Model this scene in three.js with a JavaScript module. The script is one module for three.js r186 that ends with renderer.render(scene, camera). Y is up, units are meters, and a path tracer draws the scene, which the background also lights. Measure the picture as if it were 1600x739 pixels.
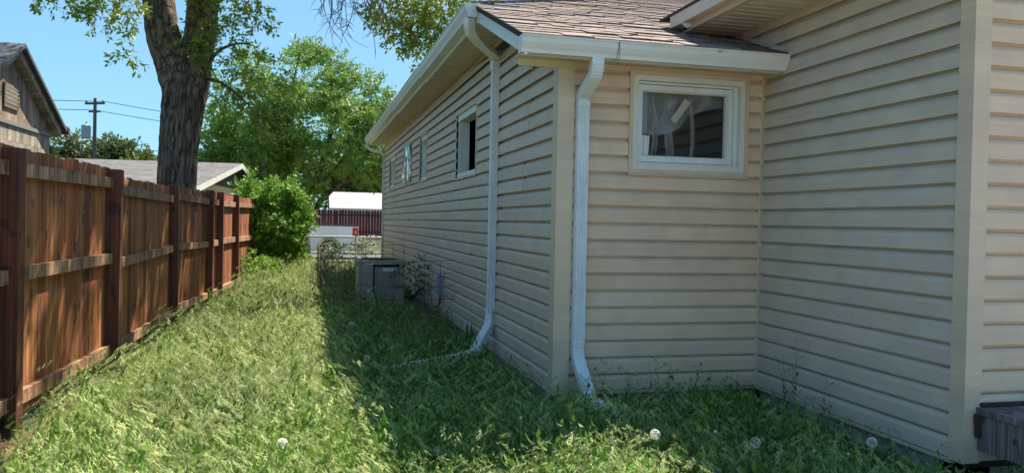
import * as THREE from 'three';
import { mergeGeometries } from 'three/addons/utils/BufferGeometryUtils.js';
import { RoundedBoxGeometry } from 'three/addons/geometries/RoundedBoxGeometry.js';

// ---------------------------------------------------------------- camera, sky, sun, exposure
const scene = new THREE.Scene();
const R = Math.PI / 180;
const camera = new THREE.PerspectiveCamera(32.7, 1024 / 472, 0.05, 600);
camera.rotation.order = 'YXZ';
camera.position.set(0, 1.4, 0);
camera.rotation.set(-1.004 * R, -14.163 * R, 1.162 * R);
scene.add(camera);

const SUN = new THREE.Vector3(0.39, 1, -0.54).normalize();
{
  // clear summer sky: deep blue overhead, pale towards the horizon, a broad glow round the sun
  const W = 512, H = 256, d = new Float32Array(W * H * 4);
  for (let j = 0; j < H; j++) for (let i = 0; i < W; i++) {
    const el = ((j + 0.5) / H - 0.5) * Math.PI, az = ((i + 0.5) / W - 0.5) * 2 * Math.PI;
    const v = new THREE.Vector3(Math.cos(el) * Math.cos(az), Math.sin(el), Math.cos(el) * Math.sin(az));
    const h = Math.max(0, v.y), t = Math.pow(1 - h, 2.6), t2 = Math.pow(1 - h, 9);
    const c = Math.max(0, v.dot(SUN)), g = 0.16 * Math.pow(c, 2.5) + 0.55 * Math.pow(c, 10) + 1.6 * Math.pow(c, 50);
    const k = (j * W + i) * 4;
    d[k] = 0.046 + 0.047 * t + 0.068 * t2 + 0.90 * g * 0.31;
    d[k + 1] = 0.108 + 0.108 * t + 0.064 * t2 + 0.90 * g * 0.31;
    d[k + 2] = 0.215 + 0.100 * t + 0.010 * t2 + 0.82 * g * 0.31;
    if (v.y < 0) { d[k] = 0.12; d[k + 1] = 0.13; d[k + 2] = 0.10; }
    d[k + 3] = 1;
  }
  const sky = new THREE.DataTexture(d, W, H, THREE.RGBAFormat, THREE.FloatType);
  sky.mapping = THREE.EquirectangularReflectionMapping; sky.magFilter = THREE.LinearFilter; sky.minFilter = THREE.LinearFilter; sky.needsUpdate = true;
  scene.background = sky; scene.environment = sky;
}
const sun = new THREE.DirectionalLight(0xfff1dc, 3.75);
sun.position.copy(SUN).multiplyScalar(60).add(new THREE.Vector3(0, 0, -12));
sun.target.position.set(0, 0, -12); scene.add(sun, sun.target);
sun.castShadow = true; sun.shadow.mapSize.set(4096, 4096);
Object.assign(sun.shadow.camera, { left: -40, right: 40, top: 40, bottom: -40, near: 1, far: 160 });

const renderer = new THREE.WebGLRenderer({ antialias: true });
renderer.toneMapping = THREE.LinearToneMapping;
renderer.toneMappingExposure = 3.7;
renderer.shadowMap.enabled = true;

// ---------------------------------------------------------------- helpers
let seed = 20240611;
function rnd() { seed = (seed + 0x6D2B79F5) | 0; let t = Math.imul(seed ^ (seed >>> 15), 1 | seed); t = (t + Math.imul(t ^ (t >>> 7), 61 | t)) ^ t; return ((t ^ (t >>> 14)) >>> 0) / 4294967296; }
const rr = (a, b) => a + (b - a) * rnd();
const gauss = () => (rnd() + rnd() + rnd() - 1.5) / 1.5;
const V = (x, y, z) => new THREE.Vector3(x, y, z);
function hash(x, y, s) { let h = Math.imul(x, 374761393) + Math.imul(y, 668265263) + Math.imul(s, 974634777); h = Math.imul(h ^ (h >>> 13), 1274126177); return ((h ^ (h >>> 16)) >>> 0) / 4294967296; }
function vnoise(x, y, s, px, py) {
  const xi = Math.floor(x), yi = Math.floor(y), fx = x - xi, fy = y - yi;
  const w = (a, p) => p ? ((a % p) + p) % p : a;
  const u = fx * fx * (3 - 2 * fx), v = fy * fy * (3 - 2 * fy);
  const a = hash(w(xi, px), w(yi, py), s), b = hash(w(xi + 1, px), w(yi, py), s), c = hash(w(xi, px), w(yi + 1, py), s), e = hash(w(xi + 1, px), w(yi + 1, py), s);
  return a + (b - a) * u + (c - a) * v + (a - b - c + e) * u * v;
}
function fbm(x, y, s, oct, px, py) { let t = 0, a = 0.5, n = 0; for (let i = 0; i < oct; i++) { t += a * vnoise(x, y, s + i, px, py); n += a; a *= 0.5; x *= 2; y *= 2; px *= 2; py *= 2; } return t / n; }
// a tiling texture from f(u, v) -> [r, g, b] (0..1) or a number
function tex(size, rx, ry, f, srgb) {
  const d = new Uint8Array(size * size * 4);
  for (let j = 0; j < size; j++) for (let i = 0; i < size; i++) {
    const c = f(i / size, j / size), k = (j * size + i) * 4;
    for (let q = 0; q < 3; q++) d[k + q] = Math.max(0, Math.min(255, 255 * (typeof c === 'number' ? c : c[q])));
    d[k + 3] = 255;
  }
  const t = new THREE.DataTexture(d, size, size); t.wrapS = t.wrapT = THREE.RepeatWrapping; t.magFilter = THREE.LinearFilter; t.minFilter = THREE.LinearMipmapLinearFilter; t.generateMipmaps = true;
  t.repeat.set(rx, ry); if (srgb) t.colorSpace = THREE.SRGBColorSpace; t.needsUpdate = true; return t;
}
const used = {};
function numbered(n) { if (!(n in used)) { used[n] = 0; return n; } used[n]++; return n + '_' + String(used[n]).padStart(3, '0'); }
function tag(o, label, category, group, kind) { o.userData.label = label; if (category) o.userData.category = category; if (group) o.userData.group = group; if (kind) o.userData.kind = kind; return o; }
function thing(name, label, category, p = [0, 0, 0], group) { const o = new THREE.Group(); o.name = numbered(name); o.position.set(...p); scene.add(o); return tag(o, label, category, group); }
function mesh(name, geo, mat, parent) {
  const m = new THREE.Mesh(Array.isArray(geo) ? merge(geo) : geo, mat); m.castShadow = m.receiveShadow = true;
  m.name = parent ? name : numbered(name); (parent || scene).add(m); return m;
}
function merge(list) {
  list = list.map(g => { g = g.index ? g.toNonIndexed() : g; for (const k of Object.keys(g.attributes)) if (!['position', 'normal', 'uv'].includes(k)) g.deleteAttribute(k); if (!g.attributes.uv) g.setAttribute('uv', new THREE.BufferAttribute(new Float32Array(g.attributes.position.count * 2), 2)); return g; });
  return list.length > 1 ? mergeGeometries(list) : list[0];
}
function structure(name, geo, mat) { const m = mesh(name, geo, mat); m.userData.kind = 'structure'; return m; }
// a box by its size and centre, uv in metres (long way along v)
function box(w, h, d, x = 0, y = 0, z = 0, rx = 0, ry = 0, rz = 0) {
  const g = new THREE.BoxGeometry(w, h, d), uv = g.attributes.uv, dims = [[d, h], [d, h], [w, d], [w, d], [w, h], [w, h]];
  const ou = rnd() * 3, ov = rnd() * 3;
  for (let f = 0; f < 6; f++) for (let k = 0; k < 4; k++) { const i = f * 4 + k; uv.setXY(i, ou + uv.getX(i) * dims[f][0], ov + uv.getY(i) * dims[f][1]); }
  if (rx || ry || rz) g.applyMatrix4(new THREE.Matrix4().makeRotationFromEuler(new THREE.Euler(rx, ry, rz)));
  g.translate(x, y, z); return g;
}
const span = (x0, x1, y0, y1, z0, z1) => box(Math.abs(x1 - x0), Math.abs(y1 - y0), Math.abs(z1 - z0), (x0 + x1) / 2, (y0 + y1) / 2, (z0 + z1) / 2);
function rbox(w, h, d, r, x = 0, y = 0, z = 0) {
  const g = new RoundedBoxGeometry(w, h, d, 1, r); const p = g.attributes.position, n = g.attributes.normal, uv = g.attributes.uv, o = rnd() * 3;
  for (let i = 0; i < p.count; i++) { const ax = Math.abs(n.getX(i)), ay = Math.abs(n.getY(i)); uv.setXY(i, o + (ax > 0.7 ? p.getZ(i) : p.getX(i)), o + (ay > 0.7 ? p.getZ(i) : p.getY(i))); }
  g.translate(x, y, z); return g;
}
// flat-shaded triangles from a list of quads/triangles of Vector3, uv from a function of position
function faces(list, uvf) {
  const p = [], uv = [];
  const put = v => { p.push(v.x, v.y, v.z); const t = uvf ? uvf(v) : [v.x, v.z]; uv.push(t[0], t[1]); };
  for (const f of list) for (let k = 1; k + 1 < f.length; k++) { put(f[0]); put(f[k]); put(f[k + 1]); }
  const g = new THREE.BufferGeometry(); g.setAttribute('position', new THREE.Float32BufferAttribute(p, 3)); g.setAttribute('uv', new THREE.Float32BufferAttribute(uv, 2)); g.computeVertexNormals(); return g;
}
// a slab: polygon (Vector3 list) thickened downwards
function slab(poly, t, uvf) {
  const low = poly.map(v => V(v.x, v.y - t, v.z)), f = [poly.slice(), low.slice().reverse()];
  for (let i = 0; i < poly.length; i++) { const j = (i + 1) % poly.length; f.push([poly[i], low[i], low[j], poly[j]]); }
  return faces(f, uvf);
}
// round tube along points with a radius per point
function limb(pts, radii, { n = 10, sub = 4, bark = 0, seedN = 1 } = {}) {
  const curve = new THREE.CatmullRomCurve3(pts), L = pts.length - 1, N = L * sub, P = [], UV = [], IX = [];
  const tmp = V(0, 0, 0); let side = null;
  for (let i = 0; i <= N; i++) {
    const t = i / N, c = curve.getPoint(t), tg = curve.getTangent(t), q = t * L, a = Math.min(L - 1, Math.floor(q)), r0 = radii[a] + (radii[a + 1] - radii[a]) * (q - a);
    if (!side) { side = Math.abs(tg.y) > 0.9 ? V(1, 0, 0) : V(0, 1, 0); }
    side.addScaledVector(tg, -side.dot(tg)).normalize(); const up = tmp.crossVectors(tg, side).clone();
    for (let k = 0; k <= n; k++) {
      const w = (k % n) / n * Math.PI * 2; let r = r0;
      if (bark) {
        const kk = k % n; const rg = Math.abs(vnoise(kk / n * 26 + 1.6 * vnoise(i * 0.3, kk * 0.2, 5, 0, 0), c.y * 6, seedN, 26, 0) - 0.5) * 2;
        r *= 1 + bark * (rg - 0.5) + 0.10 * (vnoise(kk / n * 5, c.y * 0.9, seedN + 9, 5, 0) - 0.5);
      }
      P.push(c.x + (side.x * Math.cos(w) + up.x * Math.sin(w)) * r, c.y + (side.y * Math.cos(w) + up.y * Math.sin(w)) * r, c.z + (side.z * Math.cos(w) + up.z * Math.sin(w)) * r);
      UV.push(k / n * Math.max(0.1, 6.28 * radii[0]), t * curve.getLength());
    }
  }
  for (let i = 0; i < N; i++) for (let k = 0; k < n; k++) { const a = i * (n + 1) + k, b = a + n + 1; IX.push(a, a + 1, b, a + 1, b + 1, b); }
  const g = new THREE.BufferGeometry(); g.setAttribute('position', new THREE.Float32BufferAttribute(P, 3)); g.setAttribute('uv', new THREE.Float32BufferAttribute(UV, 2)); g.setIndex(IX); g.computeVertexNormals(); return g;
}
// rectangular pipe along points; side = direction of its width; ripple(s) scales the section
function pipe(pts, w, d, side, ripple, sub = 10) {
  const curve = new THREE.CatmullRomCurve3(pts, false, 'centripetal'), N = (pts.length - 1) * sub, P = [], UV = [], IX = [];
  const sec = []; const rc = 0.012;
  for (const [sx, sy] of [[1, 1], [-1, 1], [-1, -1], [1, -1]]) for (let q = 0; q < 3; q++) { const a = Math.atan2(sy, sx) + (q - 1) * 0.55; sec.push([sx * (w / 2 - rc) + Math.cos(a) * rc, sy * (d / 2 - rc) + Math.sin(a) * rc]); }
  const n = sec.length;
  for (let i = 0; i <= N; i++) {
    const t = i / N, c = curve.getPoint(t), tg = curve.getTangent(t), s = side.clone().addScaledVector(tg, -side.dot(tg)).normalize(), u = V(0, 0, 0).crossVectors(tg, s), k = ripple ? ripple(i, N) : 1;
    for (let q = 0; q <= n; q++) { const [a, b] = sec[q % n]; P.push(c.x + (s.x * a + u.x * b) * k, c.y + (s.y * a + u.y * b) * k, c.z + (s.z * a + u.z * b) * k); UV.push(q * 0.02, t * curve.getLength()); }
  }
  for (let i = 0; i < N; i++) for (let q = 0; q < n; q++) { const a = i * (n + 1) + q, b = a + n + 1; IX.push(a, b, a + 1, a + 1, b, b + 1); }
  const g = new THREE.BufferGeometry(); g.setAttribute('position', new THREE.Float32BufferAttribute(P, 3)); g.setAttribute('uv', new THREE.Float32BufferAttribute(UV, 2)); g.setIndex(IX); g.computeVertexNormals();
  const g2 = g.toNonIndexed(); return g2;
}
// profile [[out, y], ...] closed, extruded from X = x0 to x1
function extrudeX(profile, x0, x1) {
  const s = new THREE.Shape(profile.map(p => new THREE.Vector2(p[0], p[1])));
  const g = new THREE.ExtrudeGeometry(s, { depth: x1 - x0, bevelEnabled: false, steps: 1 }); // x=out, y=y, z=length
  g.applyMatrix4(new THREE.Matrix4().set(0, 0, 1, x0, 0, 1, 0, 0, -1, 0, 0, 0, 0, 0, 0, 1)); // -> X=length, Y=y, Z=-out
  g.applyMatrix4(new THREE.Matrix4().makeScale(1, 1, -1)); const ix = g.attributes.position; // mirror back: Z=out
  const idx = []; for (let i = 0; i < ix.count; i += 3) idx.push(i, i + 2, i + 1); g.setIndex(idx); const h = g.toNonIndexed(); h.computeVertexNormals(); return h;
}
const toA = x => new THREE.Matrix4().set(0, 0, -1, x, 0, 1, 0, 0, 1, 0, 0, 0, 0, 0, 0, 1);   // X -> +z, Z(out) -> -x
const toB = z => new THREE.Matrix4().makeTranslation(0, 0, z);                                 // X -> +x, Z(out) -> +z
const at = (g, m) => g.applyMatrix4(m);
function instanced(name, geo, mat, mats, cols, parent) {
  const m = new THREE.InstancedMesh(geo, mat, mats.length); m.castShadow = m.receiveShadow = true;
  mats.forEach((q, i) => { m.setMatrixAt(i, q); if (cols) m.setColorAt(i, cols[i]); });
  m.name = parent ? name : numbered(name); m.userData.kind = 'stuff'; (parent || scene).add(m); return m;
}

// ---------------------------------------------------------------- materials
const lin = (r, g, b) => new THREE.Color().setRGB(r, g, b);
const mat = (c, rough, o = {}) => new THREE.MeshStandardMaterial({ color: c, roughness: rough, side: THREE.DoubleSide, ...o });
// vinyl: faint embossed grain along the board, mildew specks
const vinylMap = tex(1024, 0.5, 0.5, (u, v) => {
  const grain = fbm(u * 6, v * 160, 3, 3, 6, 160) - 0.5, blot = fbm(u * 12, v * 12, 7, 4, 12, 12) - 0.5, sp = fbm(u * 170, v * 170, 21, 2, 170, 170), zone = fbm(u * 5, v * 7, 31, 3, 5, 7);
  let k = 0.965 + 0.05 * grain + 0.10 * blot; const s = sp > 0.90 - 0.16 * Math.max(0, zone - 0.54) ? 0.90 : 1; k *= s;
  return [k, k * (0.997 + 0.01 * blot), k * (0.985 - 0.02 * blot)];
}, true);
const vinylBump = tex(512, 1, 1, (u, v) => 0.5 + 0.5 * (fbm(u * 8, v * 120, 5, 3, 8, 120) - 0.5));
const M = {};
M.siding = [0, 1, 2, 3].map(i => mat(lin(0.64 + 0.014 * (i - 1.5), 0.52 + 0.012 * (i - 1.5), 0.405 + 0.010 * (i - 1.5)), 0.5, { map: vinylMap, bumpMap: vinylBump, bumpScale: 0.0006 }));
M.sidingWarmLit = [0, 1, 2, 3].map(i => mat(lin(0.76 + 0.014 * (i - 1.5), 0.56 + 0.012 * (i - 1.5), 0.39 + 0.010 * (i - 1.5)), 0.5, { map: vinylMap, bumpMap: vinylBump, bumpScale: 0.0006 }));  // same vinyl; the warmer light on front-facing walls is put into its colour
M.trim = mat(lin(0.70, 0.54, 0.38), 0.48, { map: vinylMap, bumpMap: vinylBump, bumpScale: 0.0005 });
const paintMap = tex(512, 1, 1, (u, v) => { const b = fbm(u * 5, v * 5, 41, 4, 5, 5), st = fbm(u * 60, v * 4, 43, 3, 60, 4); const k = 0.96 + 0.10 * (b - 0.5) + 0.05 * (st - 0.5); return [k, k, k * 0.985]; }, true);
M.white = mat(lin(0.80, 0.81, 0.79), 0.42, { map: paintMap });
M.offwhite = mat(lin(0.78, 0.75, 0.66), 0.45, { map: paintMap });
M.gutter = mat(lin(0.78, 0.78, 0.74), 0.35, { map: paintMap });
M.soffit = mat(lin(0.66, 0.58, 0.47), 0.6, { map: paintMap });
M.dark = mat(lin(0.02, 0.02, 0.022), 0.7);
M.sheath = mat(lin(0.045, 0.04, 0.035), 0.9);
M.room = mat(lin(0.30, 0.28, 0.25), 0.9);
M.conc = mat(lin(0.44, 0.42, 0.39), 0.9, { map: tex(256, 1, 1, (u, v) => 0.8 + 0.3 * fbm(u * 20, v * 20, 77, 4, 20, 20)) });
M.glass = new THREE.MeshPhysicalMaterial({ color: 0xffffff, roughness: 0.02, transmission: 1, thickness: 0, ior: 1.5, side: THREE.DoubleSide });
const granule = tex(512, 1.6, 1.6, (u, v) => { const a = fbm(u * 128, v * 128, 51, 2, 128, 128), b = fbm(u * 9, v * 9, 55, 4, 9, 9); const k = 0.45 + 0.75 * (a - 0.25) + 0.35 * (b - 0.5); return [k, k * 0.98, k * 0.97]; }, true);
M.shingle = [[0.48, 0.38, 0.345], [0.41, 0.325, 0.295], [0.55, 0.45, 0.41], [0.34, 0.265, 0.24], [0.51, 0.40, 0.36]].map(c => mat(lin(...c), 0.95, { map: granule, bumpMap: granule, bumpScale: 0.002 }));
M.roofdark = mat(lin(0.035, 0.03, 0.03), 0.9);
M.foil = mat(lin(0.80, 0.82, 0.85), 0.22, { metalness: 1 });
M.plastic = new THREE.MeshPhysicalMaterial({ color: lin(0.85, 0.85, 0.83), roughness: 0.3, transmission: 0.80, thickness: 0, side: THREE.DoubleSide });
M.paper = mat(lin(0.72, 0.70, 0.68), 0.8);
M.tape = mat(lin(0.48, 0.43, 0.35), 0.55);
// stained cedar: streaks along the board (v)
const woodMap = tex(1024, 0.9, 0.45, (u, v) => {
  const w = fbm(u * 9, v * 3, 61, 3, 9, 3), g1 = fbm(u * 150 + 0, v * 5, 63, 3, 150, 5), g2 = fbm(u * 38, v * 2, 65, 3, 38, 2), kn = fbm(u * 10, v * 14, 69, 3, 10, 14);
  const k = 0.62 + 0.38 * (g1 - 0.5) + 0.42 * (g2 - 0.5) + 0.35 * (w - 0.5) - (kn > 0.72 ? 0.18 : 0);
  return [k * 1.05, k * 0.97, k * 0.93];
}, true);
const woodBump = tex(512, 0.9, 0.45, (u, v) => 0.5 + 0.6 * (fbm(u * 110, v * 4, 63, 3, 110, 4) - 0.5));
const wood = (c, r = 0.75) => mat(lin(...c), r, { map: woodMap, bumpMap: woodBump, bumpScale: 0.0015 });
M.picket = [[0.74, 0.27, 0.085], [0.62, 0.22, 0.075], [0.84, 0.35, 0.115], [0.42, 0.14, 0.055], [0.80, 0.36, 0.14]].map(c => wood(c));
M.post = wood([0.31, 0.10, 0.055], 0.65);
M.rail = [wood([0.78, 0.52, 0.35], 0.85), wood([0.68, 0.40, 0.25], 0.85)];
M.greywood = wood([0.44, 0.42, 0.42], 0.9);
M.redfence = [[0.34, 0.045, 0.035], [0.28, 0.035, 0.03], [0.40, 0.055, 0.04]].map(c => wood(c));
const barkMap = tex(1024, 0.7, 0.35, (u, v) => {
  const x = u * 24 + 1.6 * fbm(u * 6, v * 8, 81, 2, 6, 8); const rg = Math.abs(vnoise(x, v * 12, 83, 24, 12) - 0.5) * 2, f = fbm(u * 70, v * 40, 85, 3, 70, 40);
  const k = 0.28 + 0.55 * Math.sqrt(rg) + 0.5 * (f - 0.5); return [k, k * 0.93, k * 0.85];
}, true);
M.bark = mat(lin(0.40, 0.335, 0.285), 0.95, { map: barkMap, bumpMap: barkMap, bumpScale: 0.022 });
M.twig = mat(lin(0.14, 0.105, 0.085), 0.9);
const leafMat = (c, tr = 0.42, rough = 0.75) => new THREE.MeshPhysicalMaterial({ color: lin(...c), roughness: rough, transmission: tr, thickness: 0, specularIntensity: 0.5, side: THREE.DoubleSide });
M.leaf = leafMat([1, 1, 1], 0.45, 0.6);
M.blade = leafMat([1, 1, 1], 0.30, 0.75);
M.metal = mat(lin(0.42, 0.43, 0.44), 0.4, { metalness: 0.9 });
M.wire = mat(lin(0.13, 0.10, 0.085), 0.7, { metalness: 0.4 });
M.ac = mat(lin(0.40, 0.345, 0.28), 0.55, { map: paintMap });
M.acdark = mat(lin(0.05, 0.052, 0.055), 0.7);
M.greybox = mat(lin(0.33, 0.36, 0.39), 0.5, { map: paintMap });

// ---------------------------------------------------------------- ground, street
const groundY = (x, z) => { const s = (a, b, t) => { t = Math.min(1, Math.max(0, (t - a) / (b - a))); return t * t * (3 - 2 * t); }; return -0.40 * s(21, 31, -z) + 0.68 * s(42.4, 47, -z); };
{
  const xs = [], zs = [];
  for (let x = -200; x < -12; x += 20) xs.push(x); for (let x = -12; x <= 12; x += 0.15) xs.push(x); for (let x = 20; x <= 200; x += 20) xs.push(x);
  for (let z = -300; z < -60; z += 20) zs.push(z); for (let z = -60; z < -22; z += 0.6) zs.push(z); for (let z = -22; z <= 4; z += 0.15) zs.push(z); for (let z = 10; z <= 130; z += 20) zs.push(z);
  const P = [], UV = [], IX = [];
  for (const z of zs) for (const x of xs) { const near = Math.abs(x) < 12 && z > -22 && z < 4; P.push(x, groundY(x, z) + (near ? 0.045 * (fbm(x * 2.2 + 50, z * 2.2 + 90, 91, 3, 0, 0) - 0.5) : 0), z); UV.push(x, z); }
  for (let j = 0; j + 1 < zs.length; j++) for (let i = 0; i + 1 < xs.length; i++) { const a = j * xs.length + i, b = a + xs.length; IX.push(a, b, a + 1, a + 1, b, b + 1); }
  const g = new THREE.BufferGeometry(); g.setAttribute('position', new THREE.Float32BufferAttribute(P, 3)); g.setAttribute('uv', new THREE.Float32BufferAttribute(UV, 2)); g.setIndex(IX); g.computeVertexNormals();
  const soil = tex(1024, 0.4, 0.4, (u, v) => {
    const a = fbm(u * 10, v * 10, 93, 5, 10, 10), b = fbm(u * 90, v * 90, 97, 3, 90, 90), k = 0.5 + 0.6 * (b - 0.5), t = Math.min(1, Math.max(0, (a - 0.40) * 5));
    return [k * (0.52 - 0.14 * t), k * (0.45 + 0.06 * t), k * (0.33 - 0.09 * t)];
  }, true);
  structure('ground', g, mat(lin(0.75, 0.75, 0.75), 1, { map: soil, bumpMap: soil, bumpScale: 0.02 }));
  const asphalt = mat(lin(0.11, 0.11, 0.112), 0.95, { map: tex(256, 0.5, 0.5, (u, v) => 0.7 + 0.3 * fbm(u * 60, v * 60, 99, 3, 60, 60)) });
  structure('street', span(-90, 90, -0.46, -0.396, -41.6, -32.6), asphalt);
  structure('kerb', span(-90, 90, -0.5, -0.28, -42.0, -41.6), M.conc);
  structure('added_bounce_slab', span(-1.2, 9.0, -0.06, 0.03, -1.6, 9.0), M.conc);  // unseen slab added behind the camera to bounce warm sunlight onto the walls
  structure('pavement', span(-90, 90, -0.45, -0.30, -32.6, -31.2), M.conc);
}

// ---------------------------------------------------------------- the house
const XA = 1.814, ZB = -5.75, XC = 3.5, ZC = -3.65, Y0 = 0.146, EXP = 0.127;
const house = thing('house', 'tan vinyl sided house with white gutters and brown shingle roof', 'house');
const tiltA = z => 0.006 * Math.max(0, -8 - z);          // the long eave climbs a little towards the far end
const soffitA = z => 3.185 + tiltA(z);
// siding: dutch lap profile
const PROF = [[0, 0.0340], [0.003, 0.0355], [0.080, 0.0325], [0.088, 0.0305], [0.097, 0.0245], [0.106, 0.0190], [0.109, 0.0165], [0.1105, 0.0030], [0.127, 0.0028], [0.140, 0.0028]];
const outAt = y => { for (let i = 0; i + 1 < PROF.length; i++) if (y <= PROF[i + 1][0]) { const [a, p] = PROF[i], [b, q] = PROF[i + 1]; return p + (q - p) * (y - a) / (b - a); } return 0.0028; };
function board(x0, x1, y, ya, yb, lift, topSlope) {
  // topSlope: [xr, yr, slope] optional clip line for the upper edge, y <= yr + slope * (x - xr)
  const ys = [ya, ...PROF.map(p => p[0]).filter(v => v > ya + 0.001 && v < yb - 0.001), yb];
  const n = Math.max(1, Math.round((x1 - x0) / 0.7)), s = hash(Math.round(x0 * 991), Math.round(y * 997), 3) * 50, ou = s, ov = s * 1.7;
  const P = (i, k) => { const x = x0 + (x1 - x0) * i / n; let yy = ys[k]; const wob = 0.0016 * (vnoise(x * 1.3 + s, y * 9, 5, 0, 0) - 0.5), wy = 0.002 * (vnoise(x * 0.9 + s, y * 7, 6, 0, 0) - 0.5); if (topSlope) yy = Math.min(yy, Math.max(0, topSlope[1] + topSlope[2] * (x - topSlope[0]) - y)); return V(x, y + yy + wy, outAt(yy) + lift + wob * Math.min(1, outAt(yy) * 60)); };
  const f = [];
  for (let i = 0; i < n; i++) {
    const a = P(i, 0), b = P(i + 1, 0); const hem = v => V(v.x, v.y + 0.0008, v.z - 0.005); f.push([hem(a), hem(b), b, a]);
    for (let k = 0; k + 1 < ys.length; k++) f.push([P(i, k), P(i + 1, k), P(i + 1, k + 1), P(i, k + 1)]);
  }
  for (const [i, fl] of [[0, 1], [n, 0]]) { const c = [V(P(i, 0).x, P(i, 0).y, 0.0005), ...ys.map((_, k) => P(i, k)), V(P(i, 0).x, P(i, ys.length - 1).y, 0.0005)]; f.push(fl ? c : c.reverse()); }
  return faces(f, v => [v.x + ou, v.y + ov]);
}
// side a wall: courses from Y0, cut round the openings [x0, x1, y0, y1]; joints every panel length
function side(parent, M4, x0, x1, topAt, openings, panel, startAt, set = M.siding) {
  let c = 0;
  for (let y = Y0; y < 4.2; y += EXP, c++) {
    const a = startAt ? startAt(y) : x0;
    const joints = [a]; if (panel) { const pr = Math.floor(c / 2); let j = a + panel * (0.12 + 0.83 * hash(pr, 7, 11)); for (; j < x1 - 0.4; j += panel * (0.92 + 0.08 * hash(pr, Math.round(j * 10), 5))) joints.push(j); } joints.push(x1);
    for (let q = 0; q + 1 < joints.length; q++) {
      let pieces = [[joints[q] + (q ? 0.0035 : 0), joints[q + 1], 0, EXP]];
      for (const [wx0, wx1, wy0, wy1] of openings) {
        const next = [];
        for (const [p0, p1, ya, yb] of pieces) {
          const lo = y + ya, hi = y + yb;
          if (p1 <= wx0 || p0 >= wx1 || hi <= wy0 + 1e-4 || lo >= wy1 - 1e-4) { next.push([p0, p1, ya, yb]); continue; }
          if (p0 < wx0) next.push([p0, wx0, ya, yb]); if (p1 > wx1) next.push([wx1, p1, ya, yb]);
          const m0 = Math.max(p0, wx0), m1 = Math.min(p1, wx1);
          if (lo < wy0) next.push([m0, m1, ya, wy0 - y]); if (hi > wy1) next.push([m0, m1, wy1 - y, yb]);
        }
        pieces = next;
      }
      for (const [p0, p1, ya, yb] of pieces) {
        if (p1 - p0 < 0.01 || yb - ya < 0.004) continue;
        let b0 = yb, ts = null; const t0 = topAt(p0), t1 = topAt(p1);
        if (Math.max(t0, t1) <= y + ya + 0.005) continue;
        let q0 = p0, q1 = p1;
        if (Math.min(t0, t1) < y + yb) {
          if (Math.abs(t0 - t1) < 0.03) b0 = Math.min(yb, (t0 + t1) / 2 - y);
          else { // find where the top line crosses this course and cut the board there
            const sl = (t1 - t0) / (p1 - p0), xc = p0 + (y + ya - t0) / sl; if (sl < 0) q1 = Math.min(p1, xc); else q0 = Math.max(p0, xc); ts = [p0, t0, sl];
          }
        }
        if (b0 - ya < 0.004 || q1 - q0 < 0.02) continue;
        if (b0 === EXP && y + 0.14 < Math.min(t0, t1)) b0 = 0.140;
        mesh('siding_board', at(board(q0, q1, y, ya, b0, (q % 2) * 0.0022, ts), M4), set[Math.floor(hash(c, Math.round(p0 * 7), 17) * 4)], parent);
      }
    }
  }
}
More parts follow.
